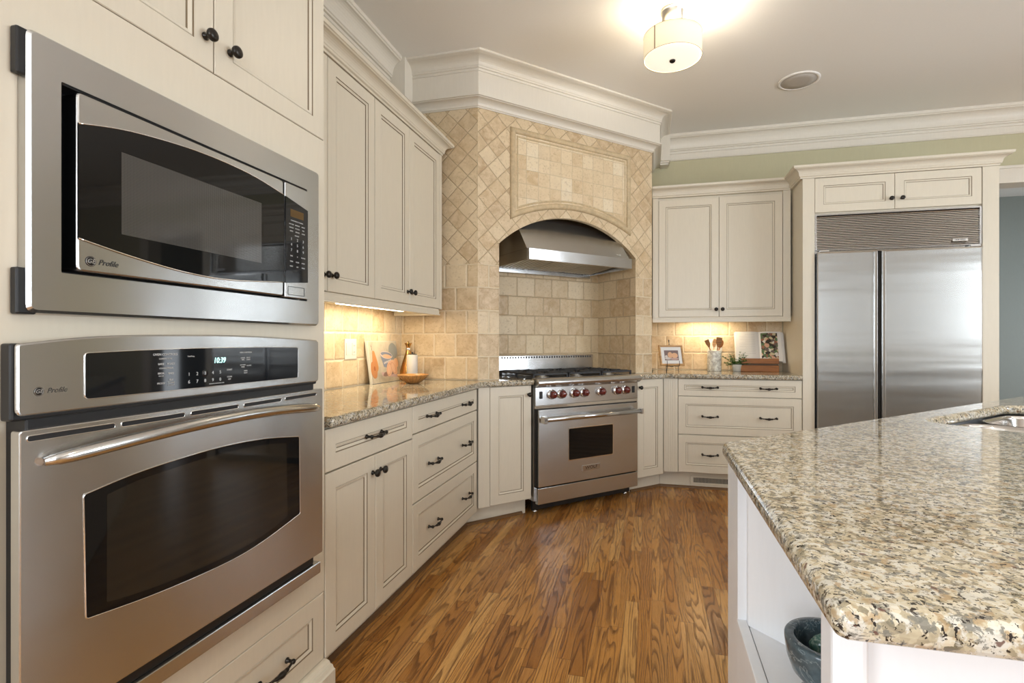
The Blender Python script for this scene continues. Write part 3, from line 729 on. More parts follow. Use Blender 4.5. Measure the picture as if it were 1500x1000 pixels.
# island body
r = thing('island', 'white kitchen island with an open corner niche beneath the granite top', 'island', WORLD, (1.4, 1.5, 0))
mb = MB()
bx = .186; yf = 1.384
mb.box(bx, 1.232, 0, bx+.019, yf-.018, .877); 
mb.box(bx, .655, 0, bx+.018, 1.232, .528)
mb.box(.222, .622, 0, 2.86, .642, .877)
mb.box(2.842, .642, 0, 2.86, 3.0, .877)
mb.build('body', 'island', r, bevel=.001)
MB().box(bx, yf-.017, 0, bx+.019, yf, .877).build('corner_strip', 'island', r, bevel=.0015)
mb = MB().prism([(bx+.019, yf-.002), (bx+.019, yf-.02), (1.80, 2.972), (2.84, 2.972), (2.84, 2.994), (1.80, 2.994)], 0, .877); mb.build('back_panel', 'island', r)
mb = MB().prism([(.2045, 1.2325), (.2045, 1.212), (.780, .642), (.798, .642), (.2045, 1.2355)], .5455, .877); mb.build('niche_back', 'island', r)
MB().prism([(.2065, .645), (.2065, 1.228), (.79, .645)], .528, .545).build('shelf', 'island', r)
MB().box(bx-.002, .655, .530, bx+.019, 1.232, .5475).build('shelf_rail', 'island', r, bevel=.002)
MB().box(bx, .608, 0, .2215, .654, .877).build('corner_post', 'island', r, bevel=.007, seg=3)
# mortar and pestle
MX, MY, MZ = .300, .985, .5455
mb = MB(); k = .0735
prof = [(.030, 0), (.047, .001), (.048, .014), (.040, .022), (.036, .028), (.046, .034), (.062, .052), (.070, .075), (k, .100), (k, .108), (.071, .111), (.060, .111), (.057, .108), (.055, .085), (.045, .062), (.025, .050), (.003, .047)]
t_ = Matrix.Translation((MX, MY, MZ))
mb.lathe(prof, t_, 48)
top(mb, 'mortar', 'darkmarble', 'dark veined marble mortar on the open island shelf', 'mortar', base=(MX, MY, MZ))
mb = MB(); p0 = Vector((MX-.028, MY+.012, MZ+.080)); d = Vector((.108, .004, .074)); 
mb.tube([p0, p0+d*.03, p0+d*.15, p0+d*.45, p0+d*.8, p0+d*.97, p0+d], [.006, .014, .018, .013, .011, .012, .005], 16)
top(mb, 'pestle', 'greenmarble', 'green marble pestle resting in the mortar', 'pestle', base=tuple(p0))

# ================================================================ WALL OVEN
def smooth_pts(P, n=6):
    out = []
    for i in range(len(P)-1):
        p0 = P[max(i-1, 0)]; p1 = P[i]; p2 = P[i+1]; p3 = P[min(i+2, len(P)-1)]
        for k in range(n):
            t = k/n; out.append(tuple(.5*((2*p1[j])+(-p0[j]+p2[j])*t+(2*p0[j]-5*p1[j]+4*p2[j]-p3[j])*t*t+(-p0[j]+3*p1[j]-3*p2[j]+p3[j])*t**3) for j in (0, 1)))
    return out+[tuple(P[-1])]
def roundpoly(P, r, n=4):
    out = []; m = len(P)
    for i in range(m):
        p = Vector(P[i]); a = Vector(P[i-1]); b = Vector(P[(i+1) % m])
        da = (a-p); db = (b-p); ra = min(r, da.length*.45, db.length*.45); da.normalize(); db.normalize()
        if da.angle(db) > radians(150): out.append(tuple(p)); continue
        s = p+da*ra; e = p+db*ra
        for k in range(n+1):
            t = k/n; out.append(tuple(s*(1-t)**2+p*2*t*(1-t)+e*t*t))
    return out
def plate(poly, y0, y1, name, m, parent, bevel=0, label=None, seg=2): return MB().prism(poly, y0, y1, ax='y').build(name, m, parent, bevel=bevel, label=label, seg=seg)
def outline(poly, y, r, name, m, parent):
    pts = [(a, y, b) for a, b in poly]; pts += pts[:2]
    return MB().tube(pts, r, 6, cap=False).build(name, m, parent)
def logo(root, x, z, y, r=.0085, txt=.0105):
    d = MB().lathe([(r, 0), (r, .0006), (.0001, .0006)], Matrix.Translation((x, y, z)) @ Matrix.Rotation(pi/2, 4, 'X'), 28).build('emblem', 'black', root)
    mb = MB()
    for rr in (r*.86,):
        mb.tube([(x+rr*cos(a*pi/16), y-.0008, z+rr*sin(a*pi/16)) for a in range(33)], .0003, 5, cap=False)
    mb.build('ring', 'nickel', d)
    text('monogram', 'GE', r*1.25, (x, y-.0008, z), d, 'nickel', shear=.3)
    text('lettering', 'Profile', txt, (x+r+.004, y-.0003, z), root, 'iron', shear=.35, align='LEFT', sx=.95)

r = thing('wall_oven', 'built-in stainless steel wall oven with curved handle, below the microwave', 'oven', FL, (1.0, 0, .446))
MB().box(.660, -.02, .505, 1.370, .50, 1.12).build('body', 'black', r)
mb = MB().box(.634, -.0485, .484, 1.386, -.001, 1.160); mb.build('surround', 'black', r, bevel=.003)
MB().box(.611, -.0515, 1.036, 1.396, -.026, 1.164).build('panel_housing', 'black', r, bevel=.004)
topc = smooth_pts([(.614, 1.163), (.744, 1.177), (.933, 1.182), (1.125, 1.181), (1.393, 1.171)])
pan = roundpoly([(.614, 1.044)]+[(1.393, 1.044)]+topc[::-1], .012)
cp = plate(pan, -.0605, -.052, 'control_panel', 'steel', r, .0035, seg=3)
dtop = smooth_pts([(.717, 1.146), (.85, 1.150), (1.0, 1.152), (1.15, 1.152), (1.297, 1.150)])
dp = roundpoly([(.717, 1.062), (1.297, 1.062)]+dtop[::-1], .008)
dg = plate(dp, -.0615, -.058, 'display_glass', 'displayglass', cp)
outline(dp, -.0605, .0013, 'bright_trim', 'chrome', cp)
Y_ = -.0620
text('clock', '10:39', .0185, (1.016, Y_, 1.122), dg, 'digit', shear=.2, sx=.85, label='glowing clock digits')
for i, ch in enumerate('12345'): text('lettering', ch, .0105, (.933+i*.0213, Y_, 1.094), dg, 'key')
for i, ch in enumerate('67890'): text('lettering', ch, .0105, (.933+i*.0213, Y_, 1.077), dg, 'key')
MB().lathe([(.0085, 0), (.0085, .0003), (.0001, .0003)], Matrix.Translation((.9756, -.0615, 1.094)) @ Matrix.Rotation(pi/2, 4, 'X'), 16).build('key', 'black', dg)
for tx, x, z, sz in [('OVEN CONTROLS', .876, 1.1395, .0068), ('CONVECTION', .876, 1.1305, .0045), ('BAKE', .866, 1.1195, .0060), ('ROAST', .889, 1.1195, .0060), ('CONVENTIONAL', .878, 1.1105, .0042),
                     ('BROIL', .866, 1.100, .0056), ('HI / LO', .866, 1.0945, .0036), ('BAKE', .889, 1.099, .0056), ('PROOF', .866, 1.079, .0056), ('SELF', .889, 1.0855, .0050), ('CLEAN', .889, 1.0795, .0050), ('STD / LOW', .889, 1.074, .0032),
                     ('TrueTemp', .938, 1.134, .0042), ('START', 1.046, 1.0985, .0056), ('CLEAR', 1.046, 1.0815, .0050), ('OFF', 1.046, 1.0755, .0050), ('USER CONTROLS', 1.098, 1.1395, .0050), ('COOK', 1.088, 1.126, .0045), ('TIME', 1.088, 1.121, .0045),
                     ('DELAY', 1.106, 1.126, .0045), ('START', 1.106, 1.121, .0045), ('KITCHEN', 1.088, 1.108, .0042), ('TIMER', 1.088, 1.103, .0042), ('CLOCK', 1.108, 1.106, .0046), ('OVEN', 1.097, 1.093, .0042), ('LIGHT', 1.097, 1.088, .0042), ('CONTROL LOCK HOLD 3 SEC', 1.008, 1.0685, .0032)]:
    text('lettering', tx, sz, (x, Y_, z), dg, 'key')
logo(cp, .645, 1.083, -.0602, .0075, .0125)
# door
dr = plate(roundpoly([(.612, .517), (1.400, .517), (1.400, 1.022), (.612, 1.022)], .006), -.070, -.049, 'door', 'steel', r, .002)
for a, b in ((.622, .764), (.776, .914), (.930, 1.064), (1.082, 1.216), (1.231, 1.367)):
    sp = roundpoly([(a, 1.0025), (b, 1.0025), (b, 1.0125), (a, 1.0125)], .0045)
    plate(sp, -.0708, -.0695, 'vent_slot', 'black', dr); outline(sp, -.0705, .0009, 'slot_trim', 'chrome', dr)
wt = smooth_pts([(.708, .892), (.823, .909), (1.0, .918), (1.15, .912), (1.29, .893)]); wb = smooth_pts([(1.293, .669), (1.15, .644), (1.03, .637), (.855, .648), (.712, .667)])
wp = roundpoly(wt+wb, .006)
wg = plate(wp, -.0712, -.068, 'window_glass', 'darkglass', dr); outline(wp, -.0706, .0013, 'bright_trim', 'chrome', dr)
ip = roundpoly(smooth_pts([(.748, .881), (.823, .893), (1.0, .902), (1.15, .896), (1.235, .884)])+smooth_pts([(1.24, .679), (1.15, .660), (1.03, .653), (.855, .663), (.748, .680)]), .004)
M['innerglass'] = mat('innerglass', (.018, .015, .011), .05, 0, .6)
plate(ip, -.0716, -.0712, 'inner_window', 'innerglass', wg)
mb = MB(); pts = []; rr = []
for i in range(41):
    u = -1+2*i/40; x = 1.007+u*.364; e = min(1, (1-abs(u))/.12)
    pts.append((x, -.076-.046*(1-u*u)**.8, .966+.026*(1-u*u))); rr.append(.007+.0055*sqrt(e))
mb.tube(pts, rr, 14)
for x in (.665, 1.349): mb.tube([(x, -.069, .968), (x, -.088, .969)], .009, 10)
mb.build('handle', 'steelv', dr)
plate(roundpoly([(.604, .448), (1.408, .448), (1.408, .484), (.604, .484)], .006), -.058, -.001, 'bottom_trim', 'steel', r, .003)

# ================================================================ MICROWAVE
r = thing('microwave', 'built-in stainless steel microwave framed in a wide steel trim, above the oven', 'microwave', FL, (1.04, 0, 1.217))
def rr_(x0, z0, x1, z1, rad, n=4): return roundpoly([(x0, z0), (x1, z0), (x1, z1), (x0, z1)], rad, n)
O = rr_(.652, 1.217, 1.447, 1.706, .014); I = rr_(.703, 1.291, 1.386, 1.636, .003); 
O2 = rr_(.657, 1.222, 1.442, 1.702, .010)
mb = MB(); mb.loft([[(a, -.001, b) for a, b in O], [(a, -.019, b) for a, b in O], [(a, -.025, b) for a, b in O2], [(a, -.025, b) for a, b in I], [(a, -.001, b) for a, b in I]], cap0=False, cap1=False, smooth=False)
mb.build('trim_frame', 'steel', r)
for zz in (1.214, 1.624): MB().box(.640, -.017, zz, .670, -.001, zz+.080).build('mounting_bracket', 'black', r, bevel=.003)
MB().box(.70, .018, 1.285, 1.39, .45, 1.64).box(.700, -.02, 1.288, .706, .018, 1.638).box(1.383, -.02, 1.288, 1.388, .018, 1.638).box(.70, -.02, 1.633, 1.388, .018, 1.638).box(.70, -.02, 1.288, 1.388, .018, 1.293).build('body', 'black', r)
d = plate(roundpoly([(.719, 1.297), (1.262, 1.297), (1.262, 1.624), (.719, 1.624)], .010), -.040, .017, 'door', 'steel', r, .003)
gt = smooth_pts([(.7195, 1.566), (.819, 1.590), (.973, 1.606), (1.132, 1.604), (1.2615, 1.585)]); gb = smooth_pts([(1.2615, 1.336), (1.068, 1.320), (.939, 1.323), (.819, 1.338), (.7195, 1.356)])
gp = gt+gb
g = plate(gp, -.0425, -.0395, 'glass', 'darkglass', d)
for q in (gt, gb): MB().tube([(a, -.0415, b) for a, b in q], .0016, 8).build('bright_trim', 'chrome', d)
plate([(.798, 1.379), (1.174, 1.377), (1.174, 1.538), (.798, 1.541)], -.0429, -.0425, 'window_mesh', 'meshglass', g)
logo(d, .742, 1.317, -.0402, .0095, .0150)
cpn = plate(roundpoly([(1.268, 1.295), (1.367, 1.295), (1.367, 1.624), (1.268, 1.624)], .003), -.040, .017, 'control_panel', 'steel', r, .0015)
k = plate([(1.2685, 1.335), (1.3665, 1.346), (1.3665, 1.564), (1.2685, 1.584)], -.0425, -.0395, 'keypad', 'displayglass', cpn)
plate([(1.288, 1.530), (1.346, 1.530), (1.346, 1.552), (1.288, 1.552)], -.0428, -.0425, 'display', mat('display', (.10, .055, .015), .2), k)
def rows(z, items, sz=.0062):
    for i, t_ in enumerate(items):
        if t_: text('lettering', t_, sz, (1.292+i*.026, -.0430, z), k, 'key')
text('lettering', 'CONVENIENCE COOKING', .0045, (1.316, -.0430, 1.519), k, 'key')
rows(1.508, ['POPCORN', 'BEVERAGE', 'REHEAT'], .0042); rows(1.498, ['SNACKS', 'POTATO', 'VEG'], .0048); rows(1.488, ['AUTO', 'SENSOR', 'COOK'], .0048)
text('lettering', 'DEFROST', .0045, (1.316, -.0430, 1.477), k, 'key')
rows(1.465, ['1', '2', '3'], .011); rows(1.449, ['4', '5', '6'], .011); rows(1.433, ['7', '8', '9'], .011); rows(1.416, ['TIME', '0', 'POWER'], .0052); rows(1.400, ['TIMER', 'CLEAR', 'START'], .0048); rows(1.386, ['RESET', 'OFF', 'PAUSE'], .0048)
outline(roundpoly([(1.281, 1.303), (1.352, 1.303), (1.352, 1.327), (1.281, 1.327)], .002), -.0403, .0008, 'release_button', 'iron', cpn)

# ================================================================ RANGE
FR = FDV(4.10)
r = thing('range', 'freestanding stainless steel gas range with seven red knobs beneath the hood', 'range', FR, (2.29, .3, 0))
a, b = 1.834, 2.750
MB().box(a, .021, .095, b, .590, .903).build('body', 'steelv', r, bevel=.002)
for x in (a+.05, b-.05):
    for y in (.09, .53): MB().lathe([(.018, 0), (.018, .01), (.012, .015), (.012, .096)], Matrix.Translation((x, y, 0)), 14).build('leg', 'steelv', r)
MB().prism([(.045, .9205), (-.012, .9205), (-.034, .914), (-.046, .902), (-.048, .889), (-.040, .877), (-.024, .866), (-.006, .860), (.045, .860)], a-.002, b+.002, ax='x').build('bullnose_rail', 'steel', r, bevel=.004, seg=3)
cp = MB().box(a, -.0, .738, b, .0205, .859).build('control_panel', 'steel', r, bevel=.002)
for x in (1.878, 2.706):
    s_ = MB().box(x-.0115, -.004, .783, x+.0115, 0, .832).build('rocker_switch', 'black', cp, bevel=.0015); MB().box(x-.007, -.0065, .792, x+.007, -.004, .823).build('rocker', 'iron', s_, bevel=.001)
for x in (1.966, 2.045, 2.156, 2.240, 2.392, 2.543, 2.625):
    mt = Matrix.Translation((x, 0, .808)) @ Matrix.Rotation(pi/2, 4, 'X')
    kb = MB().lathe([(.0335, 0), (.0335, .006), (.031, .009), (.0275, .010), (.027, .014)], mt, 28).build('knob_bezel', 'chrome', cp)
    mb = MB(); n = 40; ring = lambda rad, z, amp: [mt @ Vector(((rad*(1-amp*(.5-.5*cos(5*2*pi*j/n))))*cos(2*pi*j/n), (rad*(1-amp*(.5-.5*cos(5*2*pi*j/n))))*sin(2*pi*j/n), z)) for j in range(n)]
    mb.loft([ring(.0265, .008, 0), ring(.0275, .016, .02), ring(.0265, .030, .10), ring(.022, .040, .14), ring(.012, .045, .12), ring(.001, .046, 0)]); mb.build('knob', 'redknob', kb)
mb = MB().box(a+.004, .002, .716, b-.004, .0205, .737).build('landing_strip', 'chrome', r, bevel=.002)
MB().box(a+.006, .004, .19, b-.006, .0206, .716).build('door_gap', 'shadowgap', r)
dr = MB().box(a+.014, -.020, .196, b-.018, .003, .710).build('door', 'steel', r, bevel=.003)
wp = rr_(2.094, .352, 2.485, .566, .008)
plate(rr_(2.087, .345, 2.492, .573, .010), -.0225, -.019, 'window_frame', 'chrome', dr, .002); plate(wp, -.0235, -.0225, 'window_glass', 'darkglass', dr)
bd = MB().box(2.208, -.023, .262, 2.368, -.019, .298).build('badge', 'nickel', dr, bevel=.001)
text('lettering', 'WOLF', .031, (2.288, -.0235, .280), bd, 'black', depth=.0004, sx=1.25)
mb = MB().tube([(1.868, -.072, .652), (2.715, -.072, .652)], .0165, 20)
for x in (1.878, 2.702): mb.tube([(x, -.019, .652), (x, -.072, .652)], .013, 12)
hd = mb.build('handle', 'steelv', dr)
md = MB().box(1.844, -.094, .628, 1.872, -.050, .674).build('end_block', 'nickel', hd, bevel=.004); text('lettering', 'W', .026, (1.858, -.0945, .651), md, 'black', sx=.8)
MB().box(2.708, -.092, .632, 2.724, -.052, .672).build('end_block', 'nickel', hd, bevel=.004)
MB().box(a+.012, -.014, .080, b-.014, .0205, .186).build('kick_panel', 'steel', r, bevel=.002)
MB().box(a+.02, .07, .02, b-.02, .09, .094).build('toe_panel', 'iron', r)
bgd = MB().box(a+.004, .530, .905, b-.004, .590, 1.060).build('backguard', 'steel', r, bevel=.006)
mb = MB()
for i in range(36):
    x = a+.03+i*.0241; mb.box(x, .5286, 1.036, x+.012, .5297, 1.050)
mb.build('vent_slots', 'iron', bgd)
MB().box(a+.008, .046, .9035, b-.008, .528, .912).build('cooktop', 'grate', r, bevel=.003)
gw = (b-a-.02)/3
for i in range(3):
    gx = a+.010+i*gw; cx = gx+gw/2
    mb = MB(); z0, z1 = .936, .949; x0, x1, y0, y1 = gx+.004, gx+gw-.004, .052, .520
    for q in ((x0, y0, x1, y0+.012), (x0, y1-.012, x1, y1), (x0, y0, x0+.012, y1), (x1-.012, y0, x1, y1), (x0, .280, x1, .292)): mb.box(q[0], q[1], z0, q[2], q[3], z1)
    for by in (.168, .404):
        for k in range(8):
            an = k*pi/4; dx, dy = cos(an), sin(an); L = .132 if k % 2 == 0 else .155
            if abs(dy) > .9: L = .112
            c0_, c1_ = .045, L
            mx = Matrix.Translation((cx+dx*(c0_+c1_)/2, by+dy*(c0_+c1_)/2, .9445)) @ Matrix.Rotation(an, 4, 'Z'); mb.obox(mx, (c1_-c0_)/2, .0055, .0085)
    for qx in (x0+.006, x1-.006):
        for qy in (y0+.006, .286, y1-.006): mb.box(qx-.006, qy-.006, .912, qx+.006, qy+.006, z0)
    mb.build('burner_grate', 'grate', r, bevel=.0015)
    for by in (.168, .404):
        MB().lathe([(.052, .912), (.052, .918), (.034, .920), (.032, .930), (.036, .931), (.036, .936), (.030, .938), (.001, .938)], Matrix.Translation((cx, by, 0)), 24, mats=[0, 0, 0, 0, 1, 1, 1]).build('burner', ['nickel', 'iron'], r)

# ================================================================ HOOD
FH = FDV(4.17); a, b = 1.815, 2.738
r = thing('range_hood', 'stainless steel range hood with slanted canopy under the tiled arch', 'range hood', FH, (2.28, .3, 1.70))
yb = .54
mb = MB(); prof = [(.027, 1.800), (.134, 1.946), (.205, 2.043), (.30, 2.10), (yb, 2.10), (yb, 1.800)]
mb.prism(prof, a, b, ax='x').build('canopy', 'steel', r, bevel=.0015)
mb = MB(); mb.box(a, 0, 1.722, b, .022, 1.797); mb.box(a, .022, 1.722, a+.004, yb, 1.7995); mb.box(b-.004, .022, 1.722, b, yb, 1.7995); mb.box(a, yb-.03, 1.700, b, yb, 1.7995); mb.box(a+.004, .0225, 1.792, b-.004, yb, 1.7995)
mb.build('lip', 'steel', r, bevel=.001)
mb = MB()
for i in range(3):
    x0 = a+.03+i*.29
    mb.obox(Matrix.Translation((x0+.14, .27, 1.752)) @ Matrix.Rotation(radians(-5), 4, 'X'), .138, .20, .006)
    for k in range(9): mb.obox(Matrix.Translation((x0+.02+k*.030, .27, 1.744)) @ Matrix.Rotation(radians(-5), 4, 'X'), .007, .19, .004)
mb.build('baffle_filters', 'nickel', r)
text('lettering', 'Wolf', .020, (2.640, .0385, 1.8245), r, 'white', rot=Matrix.Rotation(pi/2-radians(36.2), 4, 'X'))

# ================================================================ LIGHTS IN THE ROOM
LX, LY = .11, 2.965
r = thing('ceiling_light', 'lit round fabric drum ceiling light with nickel canopy', 'ceiling light', WORLD, (LX, LY, 2.71))
T_ = Matrix.Translation((LX, LY, 0)); R_ = .1555
MB().lathe([(.062, CZ-.001), (.062, CZ-.018), (.056, CZ-.022), (.056, CZ-.060), (.001, CZ-.062)], T_, 32).build('canopy', 'nickel', r)
mb = MB()
for k in range(3):
    an = k*2*pi/3+.4; mb.tube([(LX+.03*cos(an), LY+.03*sin(an), CZ-.058), (LX+.150*cos(an), LY+.150*sin(an), 2.853)], .003, 6)
mb.tube([(LX, LY, CZ-.06), (LX, LY, 2.72)], .005, 8)
mb.build('spider', 'nickel', r)
sh = MB().lathe([(R_, 2.733), (R_, 2.858), (R_-.002, 2.858), (R_-.002, 2.733)], T_, 64, cap0=False, cap1=False).build('lamp_shade', 'lampshade', r)
M['shadeseam'] = mat('shadeseam', (.42, .33, .2), .8)
mb = MB()
for z in (2.733, 2.858): mb.tube([(LX+(R_)*cos(t*pi/32), LY+(R_)*sin(t*pi/32), z) for t in range(65)], .0012, 6, cap=False)
an = radians(-128); mb.obox(Matrix.Translation((LX+R_*cos(an), LY+R_*sin(an), 2.7955)) @ Matrix.Rotation(an, 4, 'Z'), .0006, .004, .062)
mb.build('shade_trim', 'shadeseam', sh)
MB().lathe([(.001, 2.722), (.05, 2.7225), (.10, 2.7255), (.14, 2.730), (R_-.003, 2.736), (R_-.003, 2.7365), (.05, 2.727), (.001, 2.7265)], T_, 48, cap0=False, cap1=False).build('diffuser', 'diffuser', r)
MB().lathe([(.001, 2.708), (.010, 2.710), (.016, 2.715), (.017, 2.721), (.001, 2.7225)], T_, 20).build('finial', 'bronze', r)
pl = bpy.data.lights.new('bulb', 'POINT'); pl.energy = 13; pl.color = (1, .90, .76); pl.shadow_soft_size = .04
po = bpy.data.objects.new('bulb', pl); COL.objects.link(po); po.location = (LX+.07, LY-.05, 2.86)
for i, (x, y) in enumerate(FILL_CANS):
    top(MB().lathe([(.075, CZ-.0005), (.075, CZ-.005), (.060, CZ-.006), (.055, CZ-.0005)], Matrix.Translation((x, y, 0)), 28), "added_fill_can", "ceiling", "unseen ceiling downlight added as fill light", "light", base=(x, y, CZ-.006), group="added fill downlights")
    l = bpy.data.lights.new('fill_lamp', 'AREA'); l.shape = 'DISK'; l.size = .1; l.energy = 8; l.color = (1, .88, .70); l.spread = radians(120)
    o = bpy.data.objects.new('fill_lamp', l); COL.objects.link(o); o.location = (x, y, CZ-.012)
Tsp = Matrix.Translation((1.002, 3.978, 0))
r = thing('ceiling_speaker', 'round flush speaker set into the ceiling', 'speaker', WORLD, (1.002, 3.978, CZ-.008))
MB().lathe([(.135, CZ-.0005), (.135, CZ-.006), (.118, CZ-.008), (.116, CZ-.006), (.116, CZ-.0005)], Tsp, 48, cap0=False, cap1=False).build('rim', 'ceiling', r)
MB().lathe([(.1155, CZ-.0005), (.1155, CZ-.0055), (.06, CZ-.0075), (.001, CZ-.008)], Tsp, 48).build('grille', 'speakergrille', r)
# under-cabinet strips
def strip(label, fr, x0, x1, y0, z, rot, p):
    r = thing('under_cabinet_light', label, 'light', fr, ((x0+x1)/2, y0, z-.022))
    MB().box(x0, y0-.03, z-.012, x1, y0+.03, z-.0005).build('housing', 'white', r, bevel=.002)
    MB().box(x0+.02, y0-.018, z-.022, x1-.02, y0+.018, z-.0125).build('tube', 'tube', r, bevel=.003)
    l = bpy.data.lights.new('strip_lamp', 'AREA'); l.shape = 'RECTANGLE'; l.size = x1-x0; l.size_y = .05; l.energy = p; l.color = (1, .80, .52)
    o = bpy.data.objects.new('strip_lamp', l); COL.objects.link(o); o.matrix_world = fr @ Matrix.Translation(((x0+x1)/2, y0, z-.026))
strip('lit strip light under the wall cabinets left of the range', FU, 2.24, 2.95, .18, 1.3755, 0, 3.4)
strip('lit strip light under the wall cabinet next to the refrigerator', frame(0, 4.5, 0), .26, .66, .20, 1.3675, 0, 2.2)
M['cordwood'] = mat('cordwood', (.35, .18, .05), .4)

# ================================================================ LEFT COUNTER ITEMS
CT = .9145
def outlet(label, fr, x0, x1, z0, z1, y, left=True):
    r = thing('wall_outlet', label, 'outlet', fr, ((x0+x1)/2, y, z0))
    MB().box(x0, y-.005, z0, x1, y-.0003, z1).build('plate', 'white', r, bevel=.0015)
    w_ = (x1-x0)/2; h = (z1-z0); zc = (z0+z1)/2
    for i in range(2):
        cx = x0+w_*(i+.5); g_ = MB().box(cx-.017, y-.0075, zc-.034, cx+.017, y-.005, zc+.034).build('rocker' if i == 0 else 'receptacle', 'white', r, bevel=.001)
        if i == 1:
            mb = MB()
            for dz in (-.018, .018):
                for dx in (-.006, .006): mb.box(cx+dx-.001, y-.008, zc+dz-.004, cx+dx+.001, y-.0074, zc+dz+.004)
            mb.build('slots', 'black', g_)
outlet('cream switch and outlet plate behind the painted canvas', FL, 2.530, 2.646, 1.068, 1.182, .594)
th = radians(-8)
r = thing('canvas_painting', 'small unframed still-life painting of fruit leaning on the backsplash', 'painting', FL, (2.905, .535, CT+.001), extra=Matrix.Rotation(th, 4, 'X'))
W_, H_ = .352, .256
MB().box(-W_/2, 0, 0, W_/2, .018, H_).build('canvas', 'white', r, bevel=.001)
def art(poly, m, k, name='painted_shape', parent=None): return MB().prism(poly, -.0006-.0003*k, -.0001, ax='y').build(name, m, parent or r)
A_ = art([(-W_/2+.002, .002), (W_/2-.002, .002), (W_/2-.002, H_-.002), (-W_/2+.002, H_-.002)], 'canvasart', 0, 'painting')
def ell(cx, cz, rx, rz, a=0, n=24, a0=0, a1=360): return [(cx+rx*cos(t)*cos(a)-rz*sin(t)*sin(a), cz+rx*cos(t)*sin(a)+rz*sin(t)*cos(a)) for t in [radians(a0+(a1-a0)*i/n) for i in range(n if a1-a0 == 360 else n+1)]]
art(ell(.115, .19, .055, .055), 'greypaint', 1, 'painted_shade', A_)
art([(-.06, .065), (.14, .05), (.165, .02), (-.05, .04)], 'pinkish', 1, 'painted_table', A_)
art(ell(.045, .055, .075, .012), 'shadowpaint', 2, 'painted_shadow', A_)
art(ell(-.01, .045, .03, .009), 'shadowpaint', 2, 'painted_shadow', A_)
art([(-.048, .172), (-.02, .095), (.03, .088), (.085, .105), (.098, .16)], 'bowlblue', 2, 'painted_bowl', A_)
art(ell(.025, .168, .075, .024, -.12), 'bowlpale', 3, 'painted_bowl', A_); art(ell(.025, .172, .068, .014, -.12), 'bowlblue', 4, 'painted_bowl', A_); art(ell(.03, .160, .052, .012, -.1), 'cut', 5, 'painted_bowl', A_)
for i in range(9): art(ell(-.012+i*.011, .118+.002*(i % 2)+i*.002, .004, .007, .4), 'pale', 4, 'painted_fleck', A_)
art(roundpoly([(-.135, .20), (-.115, .196), (-.092, .13), (-.085, .085), (-.115, .062), (-.145, .08), (-.148, .13)], .02), 'pear', 3, 'painted_pear', A_)
art(roundpoly([(-.133, .19), (-.122, .185), (-.105, .13), (-.115, .08), (-.14, .10)], .015), 'orange', 4, 'painted_pear', A_)
art([(-.137, .20), (-.139, .222), (-.145, .232), (-.147, .230), (-.141, .219), (-.140, .20)], 'browngrey', 3, 'painted_stem', A_)
art(ell(-.141, .082, .034, .052, .1), 'orange', 5, 'painted_apple', A_); art(ell(-.134, .090, .009, .014), 'orangedark', 6, 'painted_apple', A_)
for cx, cz, a in ((.045, .082, .7), (.100, .088, -.7)):
    art(ell(cx, cz, .034, .052, -a*.8), 'cut', 5, 'painted_fruit', A_); art(ell(cx-.006, cz-.004, .024, .040, -a*.8), 'cutin', 6, 'painted_fruit', A_); art(ell(cx-.007, cz-.004, .021, .036, -a*.8), 'cut', 7, 'painted_fruit', A_)
art(ell(.135, .115, .030, .030), 'cut', 4, 'painted_fruit', A_)
def lathe_thing(name, label, cat, prof, x, y, z, m, n=32, mats=None, smooth=True, **kw):
    mb = MB().lathe(prof, Matrix.Translation((x, y, z)), n, mats=mats, smooth=smooth); return top(mb, name, m, label, cat, base=(x, y, z), **kw)
x, y = -1.56, 3.115
r = thing('oil_bottle', 'brass-toned conical bottle with flared stopper behind the wooden bowl', 'bottle', WORLD, (x, y, CT))
T_ = Matrix.Translation((x, y, CT))
MB().lathe([(.060, 0), (.064, .004), (.064, .010), (.050, .07), (.034, .13), (.020, .175), (.015, .195), (.014, .205), (.010, .206)], T_, 36).build('bottle_body', 'brass', r)
MB().lathe([(.0142, .1925), (.0165, .199), (.0165, .206), (.015, .212)], T_, 24).build('collar', 'chrome', r)
MB().lathe([(.013, .2125), (.015, .222), (.024, .240), (.025, .243), (.005, .243), (.004, .252), (.001, .254)], T_, 24).build('stopper', 'brass', r)
x, y = -1.49, 3.03
r = thing('canister', 'slim pale grey cylinder standing behind the wooden bowl', 'canister', WORLD, (x, y, CT))
T_ = Matrix.Translation((x, y, CT))
MB().lathe([(.033, 0), (.035, .003), (.035, .160), (.033, .166), (.030, .168)], T_, 36).build('canister_body', 'candle', r)
MB().lathe([(.0305, .1685), (.030, .172), (.006, .174), (.005, .178), (.007, .183), (.001, .186)], T_, 24).build('lid', 'iron', r)
x, y = -1.400, 2.860
mb = MB(); n = 22
prof = [(.030, 0), (.034, .001), (.052, .013), (.072, .028), (.086, .041), (.094, .052), (.092, .0535), (.083, .044), (.068, .032), (.046, .018), (.020, .010), (.001, .009)]
mb.lathe(prof, Matrix.Translation((x, y, CT)), 44, smooth=False)
r = top(mb, 'wooden_bowl', 'woodbowl', 'shallow slatted wooden bowl near the granite edge, left of the range', 'bowl', base=(x, y, CT))
mb = MB()
for k in range(22):
    a_ = 2*pi*k/22; mb.tube([(x+q*cos(a_), y+q*sin(a_), CT+z) for q, z in [(.0345, .001), (.0525, .013), (.0725, .028), (.0865, .041), (.0945, .052)]], .0009, 5)
mb.build('slat_seams', 'shoe', r)
lathe_thing('mug', 'small grey cup half hidden behind the oven cabinet', 'cup', [(.026, 0), (.028, .002), (.040, .098), (.038, .099), (.027, .006), (.001, .004)], -1.555, 1.905, CT, 'candle')

